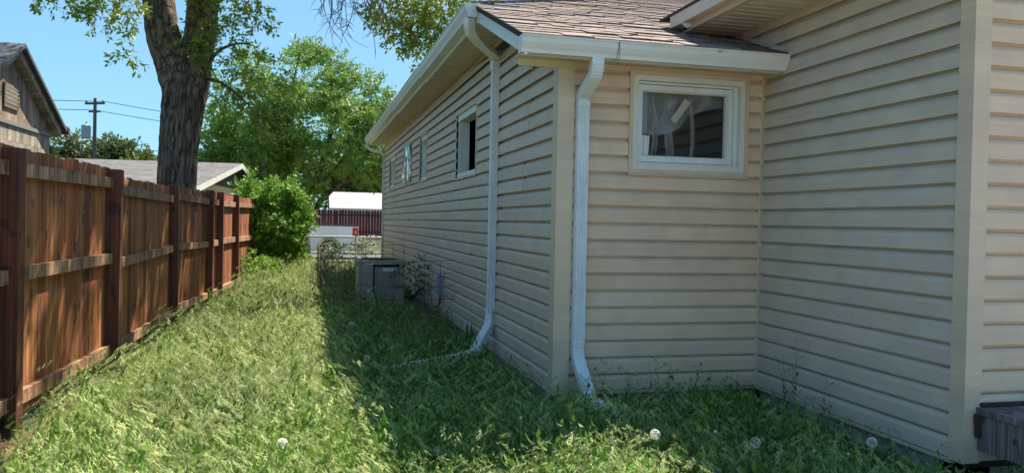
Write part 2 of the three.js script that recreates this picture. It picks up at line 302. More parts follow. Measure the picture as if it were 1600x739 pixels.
// openings: long wall (X = world z), front wall (X = world x)
const WA = [[-10.0, -8.76, 1.935, 2.715], [-13.42, -12.62, 2.05, 2.78], [-15.75, -14.55, 2.10, 2.81], [-18.65, -17.5, 2.12, 2.79]];
const WB = [[2.345, 3.335, 1.80, 2.565]];
function holedWall(x0, x1, y0, y1, holes, t) {
  const s = new THREE.Shape([[x0, y0], [x1, y0], [x1, y1], [x0, y1]].map(p => new THREE.Vector2(...p)));
  for (const [a, b, c, d] of holes) s.holes.push(new THREE.Path([[a, c], [a, d], [b, d], [b, c]].map(p => new THREE.Vector2(...p))));
  return new THREE.ExtrudeGeometry(s, { depth: t, bevelEnabled: false }).translate(0, 0, -t);
}
const slopeF = 0.367, roofF = z => 2.69 + slopeF * (-5.38 - z);   // front roof plane
{
  const wa = mesh('long_side_wall', [at(holedWall(-20.1, -7.08, 0.10, 3.19, WA, 0.12), toA(XA)), at(holedWall(-7.08, ZB, 0.10, 2.68, [], 0.12), toA(XA)), at(holedWall(-7.08, -6.3, 2.68, 2.9, [], 0.12), toA(XA))], M.sheath, house);
  side(wa, toA(XA), -20.06, ZB - 0.06, z => z > -7.1 ? Math.min(soffitA(z) + 0.02, roofF(z) - 0.10) : soffitA(z) + 0.01, WA, 3.66);
  const wb = mesh('front_wall', at(holedWall(XA, XC, 0.10, 2.62, WB, 0.12), toB(ZB)), M.sheath, house);
  side(wb, toB(ZB), XA + 0.06, XC - 0.012, () => 2.60, WB, 0, null, M.sidingWarmLit);
  const wc = mesh('wing_side_wall', [at(holedWall(-6.9, ZC, 0.10, 3.02, [], 0.12), toA(XC))], M.sheath, house);
  side(wc, toA(XC), ZB + 0.014, ZC - 0.05, () => 3.01, [], 0, y => y > 2.56 ? -6.8 : ZB + 0.014);
  const wd = mesh('wing_front_wall', at(holedWall(XC, 6.6, 0.10, 3.3, [], 0.12), toB(ZC)), M.sheath, house);
  side(wd, toB(ZC), XC + 0.06, 6.58, () => 3.3, [], 0, null, M.sidingWarmLit);
  // closing walls, out of view, so that the inside is dark
  mesh('rear_wall', [span(XA, 9.5, 0, 3.19, -20.1, -19.98), span(9.4, 9.5, 0, 3.3, -19.98, ZC), span(6.6, 9.4, 0, 3.3, ZC - 0.12, ZC)], M.siding[0], house);
  mesh('foundation', [span(XA + 0.02, XA + 0.2, -0.2, 0.12, -20.08, ZB), span(XA + 0.02, XC, -0.2, 0.12, ZB - 0.2, ZB - 0.02), span(XC + 0.03, XC + 0.2, -0.2, 0.12, ZB, ZC - 0.02), span(XC + 0.03, 6.6, -0.2, 0.12, ZC - 0.2, ZC - 0.02)], M.conc, house);
  mesh('floor', [span(XA + 0.12, 9.4, 0.30, 0.36, -19.98, ZB - 0.12), span(XC + 0.12, 9.4, 0.30, 0.36, ZB - 0.12, ZC - 0.12)], M.room, house);
  mesh('ceiling', [span(XA + 0.12, 9.4, 2.98, 3.02, -19.98, -7.75), span(XA + 0.12, 9.4, 2.56, 2.60, -7.65, ZB - 0.12), span(XA + 0.12, 9.4, 3.0, 3.18, -20.0, -19.9)], M.room, house);
  mesh('inner_partition', [span(XA + 0.12, 9.4, 0.36, 3.0, -7.75, -7.65), span(5.2, 5.3, 0.36, 3.0, -19.9, -7.75)], M.room, house);
  // starter strips at the foot of the siding
  const ss = [[0, 0.124], [0.036, 0.118], [0.038, 0.134], [0.012, 0.146], [0, 0.146]];
  mesh('starter_strip', at(extrudeX(ss, ZB + 0.02, ZC - 0.05), toA(XC)), M.trim, house);
  mesh('starter_strip', at(extrudeX(ss, -20, ZB - 0.05), toA(XA)), M.trim, house);
  mesh('starter_strip', at(extrudeX(ss, XA + 0.05, XC - 0.03), toB(ZB)), M.trim, house);
  // outside corner posts: two faces with a returned edge
  const corner = (x, z, h0, h1, w) => {
    const a = 0.042; const pts = [[-a, a], [w, a], [w, 0.002], [w - 0.012, 0.002], [w - 0.012, a - 0.006], [0, 0], [-a + 0.006, -w + 0.012], [-0.002, -w + 0.012], [-0.002, -w], [-a, -w]];
    const s = new THREE.Shape(pts.map(p => new THREE.Vector2(p[0], -p[1]))); const g = new THREE.ExtrudeGeometry(s, { depth: h1 - h0, bevelEnabled: false });
    g.rotateX(-Math.PI / 2); g.translate(x, h0, z); return g;
  };
  mesh('corner_post', corner(XA, ZB, 0.12, 2.60, 0.085), M.trim, house);
  mesh('corner_post', corner(XC, ZC, 0.14, 3.02, 0.065), M.trim, house);
  mesh('inner_corner_strip', [span(XC - 0.046, XC - 0.006, 0.13, 2.60, ZB + 0.004, ZB + 0.034), span(XC - 0.034, XC - 0.004, 0.13, 2.60, ZB + 0.034, ZB + 0.046)], M.trim, house);
  mesh('end_corner_post', span(XA - 0.03, XA + 0.02, 0.12, 3.2, -20.14, -20.05), M.trim, house);

  // ---- windows of the long wall
  const frameA = (w, i) => {
    const [z0, z1, y0, y1] = w;
    const win = new THREE.Group(); win.name = 'window'; house.add(win);
    const fr = [];
    // thin outer channel, then the box of the reveal
    fr.push(span(XA - 0.044, XA - 0.002, y0 - 0.022, y0, z0 - 0.022, z1 + 0.022), span(XA - 0.042, XA - 0.002, y1, y1 + 0.02, z0 - 0.022, z1 + 0.022), span(XA - 0.043, XA - 0.002, y0, y1, z0 - 0.022, z0), span(XA - 0.043, XA - 0.002, y0, y1, z1, z1 + 0.022));
    mesh('outer_channel', fr, M.trim, win);
    mesh('frame', [span(XA - 0.022, XA + 0.12, y0 + 0.002, y0 + 0.055, z0 + 0.002, z1 - 0.002), span(XA - 0.020, XA + 0.12, y1 - 0.075, y1 - 0.002, z0 + 0.002, z1 - 0.002), span(XA - 0.012, XA + 0.12, y0 + 0.055, y1 - 0.075, z0 + 0.002, z0 + 0.06), span(XA - 0.012, XA + 0.12, y0 + 0.055, y1 - 0.075, z1 - 0.06, z1 - 0.002)], M.white, win);
    const a = z0 + 0.062, b = z1 - 0.062, c = y0 + 0.057, d = y1 - 0.077, m = (a + b) / 2;
    const sash = (p, q, x, nm) => { const s = mesh('sash', [span(x, x + 0.024, c, c + 0.035, p, q), span(x, x + 0.024, d - 0.035, d, p, q), span(x, x + 0.024, c + 0.035, d - 0.035, p, p + 0.035), span(x, x + 0.024, c + 0.035, d - 0.035, q - 0.035, q)], M.offwhite, win); mesh('pane', span(x + 0.010, x + 0.014, c + 0.033, d - 0.033, p + 0.033, q - 0.033), M.glass, s); };
    if (i === 0) { sash(a + (b - a) * 0.67, b, XA + 0.045); }
    else { sash(a, m + 0.02, XA + 0.085); sash(m - 0.02, b, XA + 0.055); }
    return win;
  };
  const wins = WA.map(frameA);
  tag(wins[0], 'sliding window with dark opening nearest the front corner');
  // curtains and a blind just inside
  mesh('curtain', Array.from({ length: 9 }, (_, k) => box(0.012, 0.9, 0.075, XA + 0.42 + 0.014 * (k % 2), 2.3, -9.75 + k * 0.066, 0, 0.5 * (k % 2 ? 1 : -1), 0)), mat(lin(0.30, 0.25, 0.21), 0.9), wins[0]);
  for (const k of [1, 3]) { const [z0, z1, y0, y1] = WA[k]; mesh('blind', span(XA + 0.135, XA + 0.15, y0 + 0.03, y1 - 0.03, z0 + 0.03, z1 - 0.03), mat(lin(0.40, 0.37, 0.32), 0.8), wins[k]); }
  { // crumpled foil that stands out of the third window
    const g = new THREE.PlaneGeometry(1.16, 0.70, 26, 18), p = g.attributes.position;
    for (let i = 0; i < p.count; i++) { const x = p.getX(i), y = p.getY(i); p.setZ(i, 0.030 + 0.05 * fbm(x * 5 + 9, y * 5 + 4, 101, 3, 0, 0) + 0.06 * Math.max(0, -x - 0.25)); p.setX(i, x + 0.03 * (vnoise(x * 3, y * 6 + 3, 103, 0, 0) - 0.5)); }
    const f = g.toNonIndexed(); f.computeVertexNormals(); f.applyMatrix4(toA(XA)); f.translate(0, 2.455, -15.15); tag(mesh('foil_sheet', f, M.foil, wins[2]), 'crumpled silver foil covering the window');
  }
  // ---- the front window
  {
    const [x0, x1, y0, y1] = WB[0], win = new THREE.Group(); win.name = 'window'; house.add(win); tag(win, 'white framed picture window with plastic sheet behind the glass');
    const ring = (a, b, c, d, t, z0, z1) => [span(a, b, c, c + t, z0, z1), span(a, b, d - t, d, z0, z1), span(a, a + t, c + t, d - t, z0, z1), span(b - t, b, c + t, d - t, z0, z1)];
    mesh('outer_channel', [...ring(x0 - 0.006, x1 + 0.006, y0 - 0.006, y1 + 0.006, 0.030, ZB + 0.002, ZB + 0.048), span(x0 - 0.012, x1 + 0.012, y0 - 0.022, y0 - 0.007, ZB + 0.002, ZB + 0.043)], M.trim, win);
    mesh('casing', [...ring(x0 + 0.025, x1 - 0.025, y0 + 0.025, y1 - 0.025, 0.040, ZB - 0.10, ZB + 0.042), span(x0 + 0.066, x1 - 0.066, y0 + 0.066, y0 + 0.082, ZB - 0.10, ZB + 0.016)], M.offwhite, win);
    const a = x0 + 0.070, b = x1 - 0.115, c = y0 + 0.086, d = y1 - 0.092;
    mesh('track', [span(b + 0.012, x1 - 0.066, y0 + 0.084, y1 - 0.066, ZB - 0.10, ZB - 0.004), span(a, b + 0.012, d + 0.009, y1 - 0.066, ZB - 0.10, ZB - 0.006)], M.white, win);
    const s = mesh('sash', ring(a, b, c, d, 0.040, ZB - 0.06, ZB + 0.010), M.white, win);
    mesh('bead', ring(a + 0.041, b - 0.041, c + 0.041, d - 0.041, 0.008, ZB - 0.05, ZB - 0.008), M.offwhite, s);
    mesh('pane', span(a + 0.04, b - 0.04, c + 0.04, d - 0.04, ZB - 0.036, ZB - 0.032), M.glass, s);
    // wrinkled plastic film hung inside, slanting
    const g = new THREE.PlaneGeometry(0.78, 0.30, 40, 22), p = g.attributes.position;
    for (let i = 0; i < p.count; i++) { const x = p.getX(i), y = p.getY(i), t = (0.15 - y) / 0.30; p.setZ(i, 0.035 * Math.sin(x * 17 + t * 2) * t + 0.03 * (fbm(x * 9 + 20, y * 6, 107, 3, 0, 0) - 0.5)); p.setY(i, y + (x > 0 ? x * 0.5 * t : 0) + 0.05 * t * Math.sin(x * 9)); }
    const f = g.toNonIndexed(); f.computeVertexNormals(); f.translate((a + b) / 2, d - 0.16, ZB - 0.14); mesh('plastic_film', f, M.plastic, win);
    for (const [fx, wd, ln] of [[-0.20, 0.04, 0.5], [-0.05, 0.06, 0.5], [0.13, 0.02, 0.5]]) { const q = new THREE.PlaneGeometry(wd, ln, 5, 22), pp = q.attributes.position; for (let i = 0; i < pp.count; i++) { const x = pp.getX(i), y = pp.getY(i); pp.setZ(i, 0.02 * Math.sin(x * 70 + y * 4) + 0.02 * vnoise(x * 30, y * 9 + fx * 50, 109, 0, 0)); pp.setX(i, x + 0.02 * Math.sin(y * 9 + fx * 20)); } const qf = q.toNonIndexed(); qf.computeVertexNormals(); qf.translate((a + b) / 2 + fx, (c + d) / 2, ZB - 0.16); mesh('plastic_film', qf, M.plastic, win); }
    mesh('tape_strip', box(0.054, 0.21, 0.002, (a + b) / 2 - 0.015, (c + d) / 2 + 0.115, ZB - 0.052, 0, 0, -0.62), M.tape, win);
    mesh('paper_card', box(0.085, 0.165, 0.002, a + 0.086, c + 0.125, ZB - 0.054, 0, 0, -0.05), M.paper, win);
    mesh('paper_card', span(a + 0.083, a + 0.086, c + 0.042, c + 0.21, ZB - 0.052, ZB - 0.0505), M.dark, win);
  }

  // ---- front roof: slab, shingle tabs, rake and eave boards
  const uvR = v => [v.x, v.z * 1.06];
  const fr = mesh('front_roof', slab([V(1.42, roofF(-5.40), -5.40), V(XC - 0.02, roofF(-5.40), -5.40), V(XC - 0.02, roofF(-5.76), -5.76), V(7.0, roofF(-5.76), -5.76), V(7.0, roofF(-12.75), -12.75), V(7.0, roofF(-12.75), -12.75), V(1.42, roofF(-7.15), -7.15)], 0.03, uvR), M.roofdark, house);
  const th = Math.atan(slopeF), cs = Math.cos(th);
  let count = 0;
  for (let r = 0; r < 30; r++) {
    const zr = -5.375 - r * 0.140 * cs, zt = zr - 0.20 * cs; // lower and upper edge of the course
    const xl = zr > -7.0 ? 1.40 : 1.40 + (-7.0 - zr) * 1.0, xr = zr > -5.76 ? XC - 0.022 : 3.5 + Math.max(0, (-5.76 - zr)) * 0.55;
    let x = xl - rr(0, 0.0);
    while (x < xr - 0.02 && count < 300) {
      const w = Math.min(rr(0.12, 0.42), xr - x), t = rnd() < 0.55 ? 0.006 : 0.0125, j = rr(-0.006, 0.006) * (r ? 1 : 0.2);
      const g = box(w - 0.003, t, 0.20, 0, t / 2, 0); g.rotateX(Math.atan(slopeF) - 0.045); // rises towards -z
      g.translate(x + w / 2, roofF((zr + zt) / 2) + 0.009, (zr + zt) / 2 + j);
      const sm = M.shingle[Math.floor(rnd() * 5)]; mesh('shingle', g, sm, fr); count++; x += w;
    }
  }
  console.log('shingles', count);
  { const rest = []; for (let r = 30; r < 46; r++) { const zr = -5.375 - r * 0.140 * cs; for (let x = 1.4 + (-7.0 - zr); x < 7; x += 0.25) { const g = box(0.247, 0.008, 0.2, 0, 0.004, 0); g.rotateX(Math.atan(slopeF) - 0.045); g.translate(x + 0.12, roofF(zr - 0.09) + 0.007, zr - 0.09); rest.push(g); } } const m = mesh('upper_shingles', rest, M.shingle[0], fr); m.userData.kind = 'stuff'; }
  // main roof (slopes up from the long eave) and wing roof
  const mainY = x => 3.345 + 0.367 * (x - 1.36);
  mesh('main_roof', [slab([V(1.36, mainY(1.36), -20.4), V(5.6, mainY(5.6), -20.4), V(5.6, mainY(5.6), -11.3), V(1.36, mainY(1.36), -7.03)].reverse(), 0.03, v => [v.z, v.x]), slab([V(5.6, mainY(5.6), -20.4), V(9.9, mainY(1.36), -20.4), V(9.9, mainY(1.36), -9), V(5.6, mainY(5.6), -11.3)].reverse(), 0.03)], M.shingle[1], house);
  const wingY = x => 3.165 + 0.30 * (x - 2.90);
  mesh('wing_roof', [slab([V(2.90, wingY(2.90), -3.25), V(7.0, wingY(7.0), -3.25), V(7.0, wingY(7.0), -9.4), V(2.90, wingY(2.90), -6.45)], 0.025), slab([V(7.0, wingY(7.0), -3.25), V(10, wingY(2.9), -3.25), V(10, wingY(2.9), -9.4), V(7.0, wingY(7.0), -9.4)], 0.025)], M.roofdark, house);
  // rake board of the front roof (closed strip under the shingle edge) and its sloping soffit
  const zr0 = -5.40, zr1 = -7.10, uvz = v => [v.z, v.y];
  mesh('rake_board', faces((() => { const a = (x, z, dy) => V(x, roofF(z) + dy, z), F = []; for (const [x, o] of [[1.425, 0], [1.447, 1]]) F.push([a(x, zr0, -0.135), a(x, zr0, -0.012), a(x, zr1, -0.012), a(x, zr1, -0.135)]); F.push([a(1.425, zr0, -0.135), a(1.447, zr0, -0.135), a(1.447, zr1, -0.135), a(1.425, zr1, -0.135)], [a(1.425, zr0, -0.135), a(1.447, zr0, -0.135), a(1.447, zr0, -0.012), a(1.425, zr0, -0.012)]); return F; })(), uvz), M.gutter, house);
  mesh('rake_cap', faces([[V(1.405, roofF(zr0) - 0.030, zr0), V(1.405, roofF(zr0) + 0.004, zr0), V(1.405, roofF(zr1) + 0.004, zr1), V(1.405, roofF(zr1) - 0.030, zr1)], [V(1.405, roofF(zr0) - 0.030, zr0), V(1.424, roofF(zr0) - 0.030, zr0), V(1.424, roofF(zr1) - 0.030, zr1), V(1.405, roofF(zr1) - 0.030, zr1)], [V(1.405, roofF(zr0) + 0.004, zr0), V(1.424, roofF(zr0) + 0.004, zr0), V(1.424, roofF(zr1) + 0.004, zr1), V(1.405, roofF(zr1) + 0.004, zr1)]], uvz), M.roofdark, house);
  for (let z = zr0 - 0.06; z > zr1 - 0.1; z -= 0.15) { const z1 = z - 0.146, q = (x, zz) => V(x, roofF(zz) - 0.125 + (x > 1.5 ? 0.0 : 0), zz); mesh('soffit_panel', faces([[q(1.447, z), q(XA, z), q(XA, z1), q(1.447, z1)], [q(1.447, z), q(XA, z), q(XA, z).setY(q(XA, z).y + 0.012), q(1.447, z).setY(q(1.447, z).y + 0.012)]]), M.soffit, house); }
  // soffit of the front eave, its frieze and fascia
  mesh('front_soffit', [span(1.447, XC - 0.02, 2.602, 2.612, ZB + 0.0, -5.502)], M.soffit, house);
  mesh('front_fascia', [span(1.425, XC - 0.02, 2.575, 2.665, -5.50, -5.482)], M.offwhite, house);
  mesh('frieze_board', [span(1.46, XA + 0.10, 2.545, 2.600, ZB + 0.034, ZB + 0.055)], mat(lin(0.62, 0.55, 0.34), 0.7, { map: paintMap }), house);
  // long eave: soffit panels one by one, fascia
  for (let z = -7.06; z > -20.2; z -= 0.305) { const y = soffitA(z - 0.15) + 0.004; mesh('soffit_panel', [span(1.44, XA, y, y + 0.01, z - 0.298, z), span(1.44, XA, y - 0.005, y, z - 0.024, z - 0.006), span(1.44, XA, y - 0.004, y, z - 0.155, z - 0.143)], M.soffit, house); }
  for (let z = -7.05; z > -20.1; z -= 3.3) { const z1 = Math.max(-20.35, z - 3.3), y = soffitA((z + z1) / 2); mesh('long_fascia', span(1.42, 1.44, y - 0.025, y + 0.15, z1 + 0.002, z), M.offwhite, house); }
  mesh('frieze_strip', [span(XA - 0.03, XA - 0.004, 3.150, 3.184, -13.5, -7.1), span(XA - 0.03, XA - 0.004, 3.178, 3.215, -20.06, -13.5)], M.trim, house);
  // end return of the long eave: a closed end over the rake
  mesh('eave_return', [span(1.43, 1.80, 3.19, 3.33, -7.065, -7.045)], M.gutter, house);
  // wing eave: fascia, sloped trim below it, vented soffit panels, a torn corner
  mesh('wing_fascia', [span(2.905, 2.93, 3.045, 3.155, -6.25, -3.25)], M.soffit, house);
  mesh('wing_trim', [span(2.985, 3.01, 3.0, 3.05, -6.02, -3.25)], mat(lin(0.55, 0.44, 0.33), 0.6, { map: paintMap }), house);
  mesh('wing_trim', [span(2.93, 2.985, 3.046, 3.056, -6.2, -3.25)], M.soffit, house);
  for (let z = -3.28; z > -6.3; z -= 0.102) mesh('soffit_panel', [span(3.01, XC - 0.018, 3.008, 3.02, z - 0.094, z), span(3.01, XC - 0.018, 3.004, 3.009, z - 0.094, z - 0.084)], M.soffit, house);
  tag(mesh('torn_flashing', faces((() => { const P = [[0, 0.02], [0.03, 0.10], [0.07, 0.085], [0.10, 0.12], [0.12, 0.06], [0.155, 0.075], [0.17, 0.03], [0.13, 0.0], [0.10, 0.02], [0.06, -0.02]]; return [P.map(([a, b], i) => V(2.90 + a, 3.02 + b * 0.9, -6.03 + 0.008 * (i % 3)))]; })()), M.white, house), 'ragged torn piece of white flashing');
  mesh('step_flashing', (() => { const o = []; for (let i = 0; i < 7; i++) { const z = -5.42 - i * 0.13; o.push(box(0.004, 0.05, 0.14, XC - 0.030, roofF(z) + 0.045, z - 0.05, Math.atan(slopeF), 0, 0)); } return o; })(), M.soffit, house);

  // ---- gutters
  const K = [[0, 0], [0.082, 0], [0.088, 0.024], [0.100, 0.046], [0.112, 0.070], [0.118, 0.104], [0.126, 0.106], [0.126, 0.118], [0.112, 0.118], [0.108, 0.072], [0.096, 0.048], [0.084, 0.026], [0.079, 0.004], [0.004, 0.004], [0.004, 0.12], [0, 0.12]];
  const capP = K.slice(0, 8).concat([[0, 0.12]]);
  const gb = mesh('front_gutter', at(extrudeX(K, 1.405, XC - 0.028), new THREE.Matrix4().makeTranslation(0, 2.578, -5.482)), M.gutter, house);
  mesh('end_cap', at(extrudeX(capP, 1.400, 1.4045), new THREE.Matrix4().makeTranslation(0, 2.578, -5.482)), M.gutter, gb);
  mesh('end_cap', at(extrudeX(capP, XC - 0.0275, XC - 0.022), new THREE.Matrix4().makeTranslation(0, 2.578, -5.482)), M.gutter, gb);
  mesh('seam', at(extrudeX(K.slice(0, 8).map(p => [p[0] * 1.02, p[1] - 0.001]).concat([[0.11, 0.119], [0.09, 0.03], [0.0, 0.006]]), 2.105, 2.108), new THREE.Matrix4().makeTranslation(0, 2.577, -5.482)), M.dark, gb);
  mesh('hanging_wire', limb([V(2.107, 2.70, -5.355), V(2.108, 2.62, -5.352), V(2.105, 2.53, -5.36)], [0.0018, 0.0018, 0.0014], { n: 5 }), M.dark, gb);
  mesh('hanging_wire', limb([V(2.90, 2.70, -5.36), V(2.885, 2.68, -5.352), V(2.89, 2.665, -5.35), V(2.92, 2.69, -5.352)], [0.0018, 0.0018, 0.0018, 0.0014], { n: 5 }), M.dark, gb);
  const ga = new THREE.Group(); ga.name = 'long_gutter'; house.add(ga);
  for (let z = -7.03; z > -20.0; z -= 3.3) { const z1 = Math.max(-20.3, z - 3.3), y = soffitA((z + z1) / 2) + 0.022; mesh('gutter_length', at(extrudeX(K, z1, z), new THREE.Matrix4().makeTranslation(0, y, 0).premultiply(toA(1.42))), M.gutter, ga); }
  mesh('end_cap', at(extrudeX(capP, -7.029, -7.024), new THREE.Matrix4().makeTranslation(0, 3.207, 0).premultiply(toA(1.42))), M.gutter, ga);
  // ---- downspouts: ribbed straight pipe, crimped elbows, straps, an extension lying in the grass
  const crimp = (i, N) => 1 + (i % 3 ? 0.05 : -0.05);
  const straight = (x, z, y0, y1, w, d, alongX) => {
    // corrugated rectangle in plan, extruded up
    const pts = []; const nW = 8;
    for (const [sx, sy, ex, ey] of [[-1, -1, 1, -1], [1, -1, 1, 1], [1, 1, -1, 1], [-1, 1, -1, -1]]) for (let i = 0; i < nW * 2; i++) { const t = i / (nW * 2), px = (sx + (ex - sx) * t) * w / 2, py = (sy + (ey - sy) * t) * d / 2, k = (i % 4 === 2 || i % 4 === 3) && i > 1 && i < nW * 2 - 1 ? 0.004 : 0; pts.push(new THREE.Vector2(px - (sy === ey ? 0 : Math.sign(sx) * k), py - (sy === ey ? Math.sign(sy) * k : 0))); }
    const g = new THREE.ExtrudeGeometry(new THREE.Shape(pts), { depth: y1 - y0, bevelEnabled: false }); g.rotateX(-Math.PI / 2); if (!alongX) g.rotateY(Math.PI / 2); g.translate(x, y0, z); return g;
  };
  const dirtWhite = mat(lin(0.76, 0.78, 0.78), 0.5, { map: tex(512, 1.5, 1.5, (u, v) => { const b = fbm(u * 9, v * 9, 141, 4, 9, 9), s = fbm(u * 60, v * 60, 143, 3, 60, 60); let k = 0.97 - 0.10 * (b - 0.4); if (s > 0.74 && b > 0.58) k *= 0.85; return [k, k, k]; }, true) });
  { // front
    const x = 1.957, z = -5.690, d = mesh('front_downspout', straight(x, z, 0.50, 2.30, 0.088, 0.066, true), dirtWhite, house);
    mesh('elbow', pipe([V(x + 0.012, 2.59, -5.43), V(x + 0.012, 2.52, -5.435), V(x + 0.010, 2.46, -5.47), V(x + 0.002, 2.385, -5.60), V(x, 2.34, -5.68), V(x, 2.27, -5.69)], 0.092, 0.070, V(1, 0, 0), crimp, 10), dirtWhite, d);
    mesh('band', rbox(0.098, 0.035, 0.076, 0.004, x, 2.285, z), dirtWhite, d);
    mesh('elbow', pipe([V(x, 0.53, -5.69), V(x, 0.44, -5.688), V(x + 0.004, 0.37, -5.66), V(x + 0.012, 0.27, -5.57), V(x + 0.03, 0.13, -5.47)], 0.092, 0.070, V(1, 0, 0), (i, N) => 1 + (i < N * 0.62 ? (i % 3 ? 0.05 : -0.05) : 0.02), 10), dirtWhite, d);
    mesh('extension', pipe([V(x + 0.02, 0.14, -5.44), V(1.99, 0.115, -5.0), V(1.96, 0.085, -4.5), V(1.94, 0.07, -4.25)], 0.09, 0.066, V(1, 0, 0.05)), dirtWhite, d);
  }
  { // long side
    const x = 1.745, z = -7.72, d = mesh('side_downspout', straight(x, z, 0.52, 2.98, 0.088, 0.066, false), dirtWhite, house);
    mesh('elbow', pipe([V(1.362, 3.215, -7.10), V(1.362, 3.15, -7.115), V(1.385, 3.10, -7.16), V(1.50, 3.055, -7.33), V(1.66, 3.03, -7.58), V(1.735, 3.00, -7.70), V(x, 2.94, z), V(x, 2.88, z)], 0.088, 0.068, V(-0.85, 0, 0.53), (i, N) => 1 + ((i < N * 0.3 || i > N * 0.62) ? (i % 3 ? 0.05 : -0.05) : 0), 10), M.gutter, d);
    mesh('band', rbox(0.074, 0.035, 0.098, 0.004, x, 2.90, z), dirtWhite, d);
    mesh('elbow', pipe([V(x, 0.56, z), V(x, 0.47, z), V(x - 0.015, 0.39, z + 0.02), V(x - 0.09, 0.29, z + 0.10), V(x - 0.19, 0.17, z + 0.22)], 0.092, 0.070, V(0.5, 0, 0.85), (i, N) => 1 + (i < N * 0.65 ? (i % 3 ? 0.05 : -0.05) : 0.02), 10), dirtWhite, d);
    mesh('extension', pipe([V(x - 0.18, 0.165, z + 0.24), V(1.3, 0.155, -7.2), V(0.95, 0.14, -7.02), V(0.66, 0.11, -6.88)], 0.09, 0.066, V(0.3, 0, 0.95)), dirtWhite, d);
    mesh('strap', [span(XA - 0.02, XA - 0.105, 1.05, 1.08, z - 0.049, z - 0.045)], M.gutter, d);
  }
  { // far corner downspout
    const d = mesh('far_downspout', straight(1.76, -20.02, 0.35, 3.0, 0.075, 0.06, false), M.gutter, house);
    mesh('elbow', pipe([V(1.36, 3.28, -20.2), V(1.37, 3.19, -20.2), V(1.50, 3.10, -20.15), V(1.70, 3.06, -20.06), V(1.76, 2.97, -20.02)], 0.075, 0.06, V(0, 0, 1), crimp, 8), M.gutter, d);
    mesh('elbow', pipe([V(1.76, 0.38, -20.02), V(1.74, 0.26, -20.0), V(1.6, 0.12, -19.9), V(1.45, 0.08, -19.8)], 0.075, 0.06, V(0, 0, 1), crimp, 8), M.gutter, d);
  }
  // small cleanout bracket beside the side downspout
  mesh('pipe_bracket', [rbox(0.03, 0.035, 0.05, 0.004, 1.775, 0.745, -7.94), rbox(0.03, 0.035, 0.05, 0.004, 1.775, 0.585, -7.94), rbox(0.016, 0.15, 0.02, 0.004, 1.768, 0.665, -7.945)], M.white, house);
}
// ---------------------------------------------------------------- deck at the wing front
{
  const d = thing('deck', 'weathered grey plank deck against the front of the house wing', 'deck', [0, 0, 0]);
  for (let k = 0; k < 5; k++) mesh('plank', box(2.7, 0.036, 0.136, 4.885, 0.43, -3.545 + k * 0.143, 0, 0, rr(-0.001, 0.001)), M.greywood, d);
  mesh('rim_board', span(3.545, 3.58, 0.215, 0.408, -3.60, -2.93), M.greywood, d);
  mesh('ledger', span(3.582, 6.2, 0.22, 0.408, -3.60, -3.565), M.greywood, d);
  mesh('joist', [span(4.6, 4.64, 0.22, 0.408, -3.565, -2.93), span(5.6, 5.64, 0.22, 0.408, -3.565, -2.93)], M.greywood, d);
  mesh('leg', span(3.60, 3.69, -0.05, 0.408, -3.04, -2.95), M.greywood, d); mesh('leg', span(6.0, 6.09, -0.05, 0.408, -3.04, -2.95), M.greywood, d);
  const rot = mesh('rotten_sill', [box(0.024, 0.13, 0.02, 3.527, 0.35, -3.585, 0, 0, 0.08), span(3.56, 6.0, 0.452, 0.470, -3.612, -3.59)], wood([0.13, 0.085, 0.06], 0.95), d); tag(rot, 'rotten brown wood at the wall foot');
}

// ---------------------------------------------------------------- timber fence
{
  const f = thing('wooden_fence', 'red-brown stained timber fence with posts and rails towards the yard', 'fence');
  const posts = [[-1.86, -3.4], [-1.80, -5.62], [-1.70, -7.87], [-1.655, -10.9], [-1.49, -13.2], [-1.42, -13.95], [-1.29, -15.45], [-1.12, -17.6]];
  const tops = [1.83, 1.80, 1.80, 1.79, 1.80, 1.80, 1.80, 1.80];
  posts.forEach(([x, z], i) => { const g = rbox(0.115, tops[i] + 0.3, 0.115, 0.006, 0, (tops[i] - 0.3) / 2, 0); g.rotateZ(rr(-0.008, 0.008)); g.rotateY(rr(-0.05, 0.05)); g.translate(x, 0, z); mesh('post', g, M.post, f); });
  for (let i = 0; i + 1 < posts.length; i++) {
    const [xa, za] = posts[i], [xb, zb] = posts[i + 1], L = Math.hypot(xb - xa, zb - za), ang = Math.atan2(xb - xa, -(zb - za)), ux = (xb - xa) / L, uz = (zb - za) / L;
    const dy = i < 2 ? 0.06 : (i === 2 ? 0 : 0.02), nx = Math.cos(ang), nz = Math.sin(ang); // towards the yard
    for (const [yy, sag] of [[1.61 + dy, 0.012], [0.97 + dy * 0.6, 0.015], [0.19 + dy * 0.3, 0.01]]) {
      const g = box(0.040, 0.090, L - 0.10, 0, 0, 0, sag * rr(-1, 1), 0, 0); g.rotateY(-ang); g.translate((xa + xb) / 2 - nx * 0.012, yy + rr(-0.012, 0.012), (za + zb) / 2 - nz * 0.012);
      mesh('rail', g, M.rail[rnd() < 0.6 ? 0 : 1], f);
    }
    const n = Math.round(L / 0.143), w = L / n;
    for (let k = 0; k < n; k++) {
      const t = (k + 0.5) * w, h = 1.755 + dy + rr(-0.012, 0.012), y0 = 0.045 + rr(0, 0.02), g = box(w - rr(0.002, 0.007), h - y0, 0.017, 0, (h + y0) / 2, 0, 0, 0, rr(-0.004, 0.004));
      g.rotateY(Math.PI / 2 - ang + rr(-0.015, 0.015)); g.translate(xa + ux * t - nx * 0.046, 0, za + uz * t - nz * 0.046);
      mesh('board', g, M.picket[Math.floor(rnd() * 5)], f);
    }
  }
}

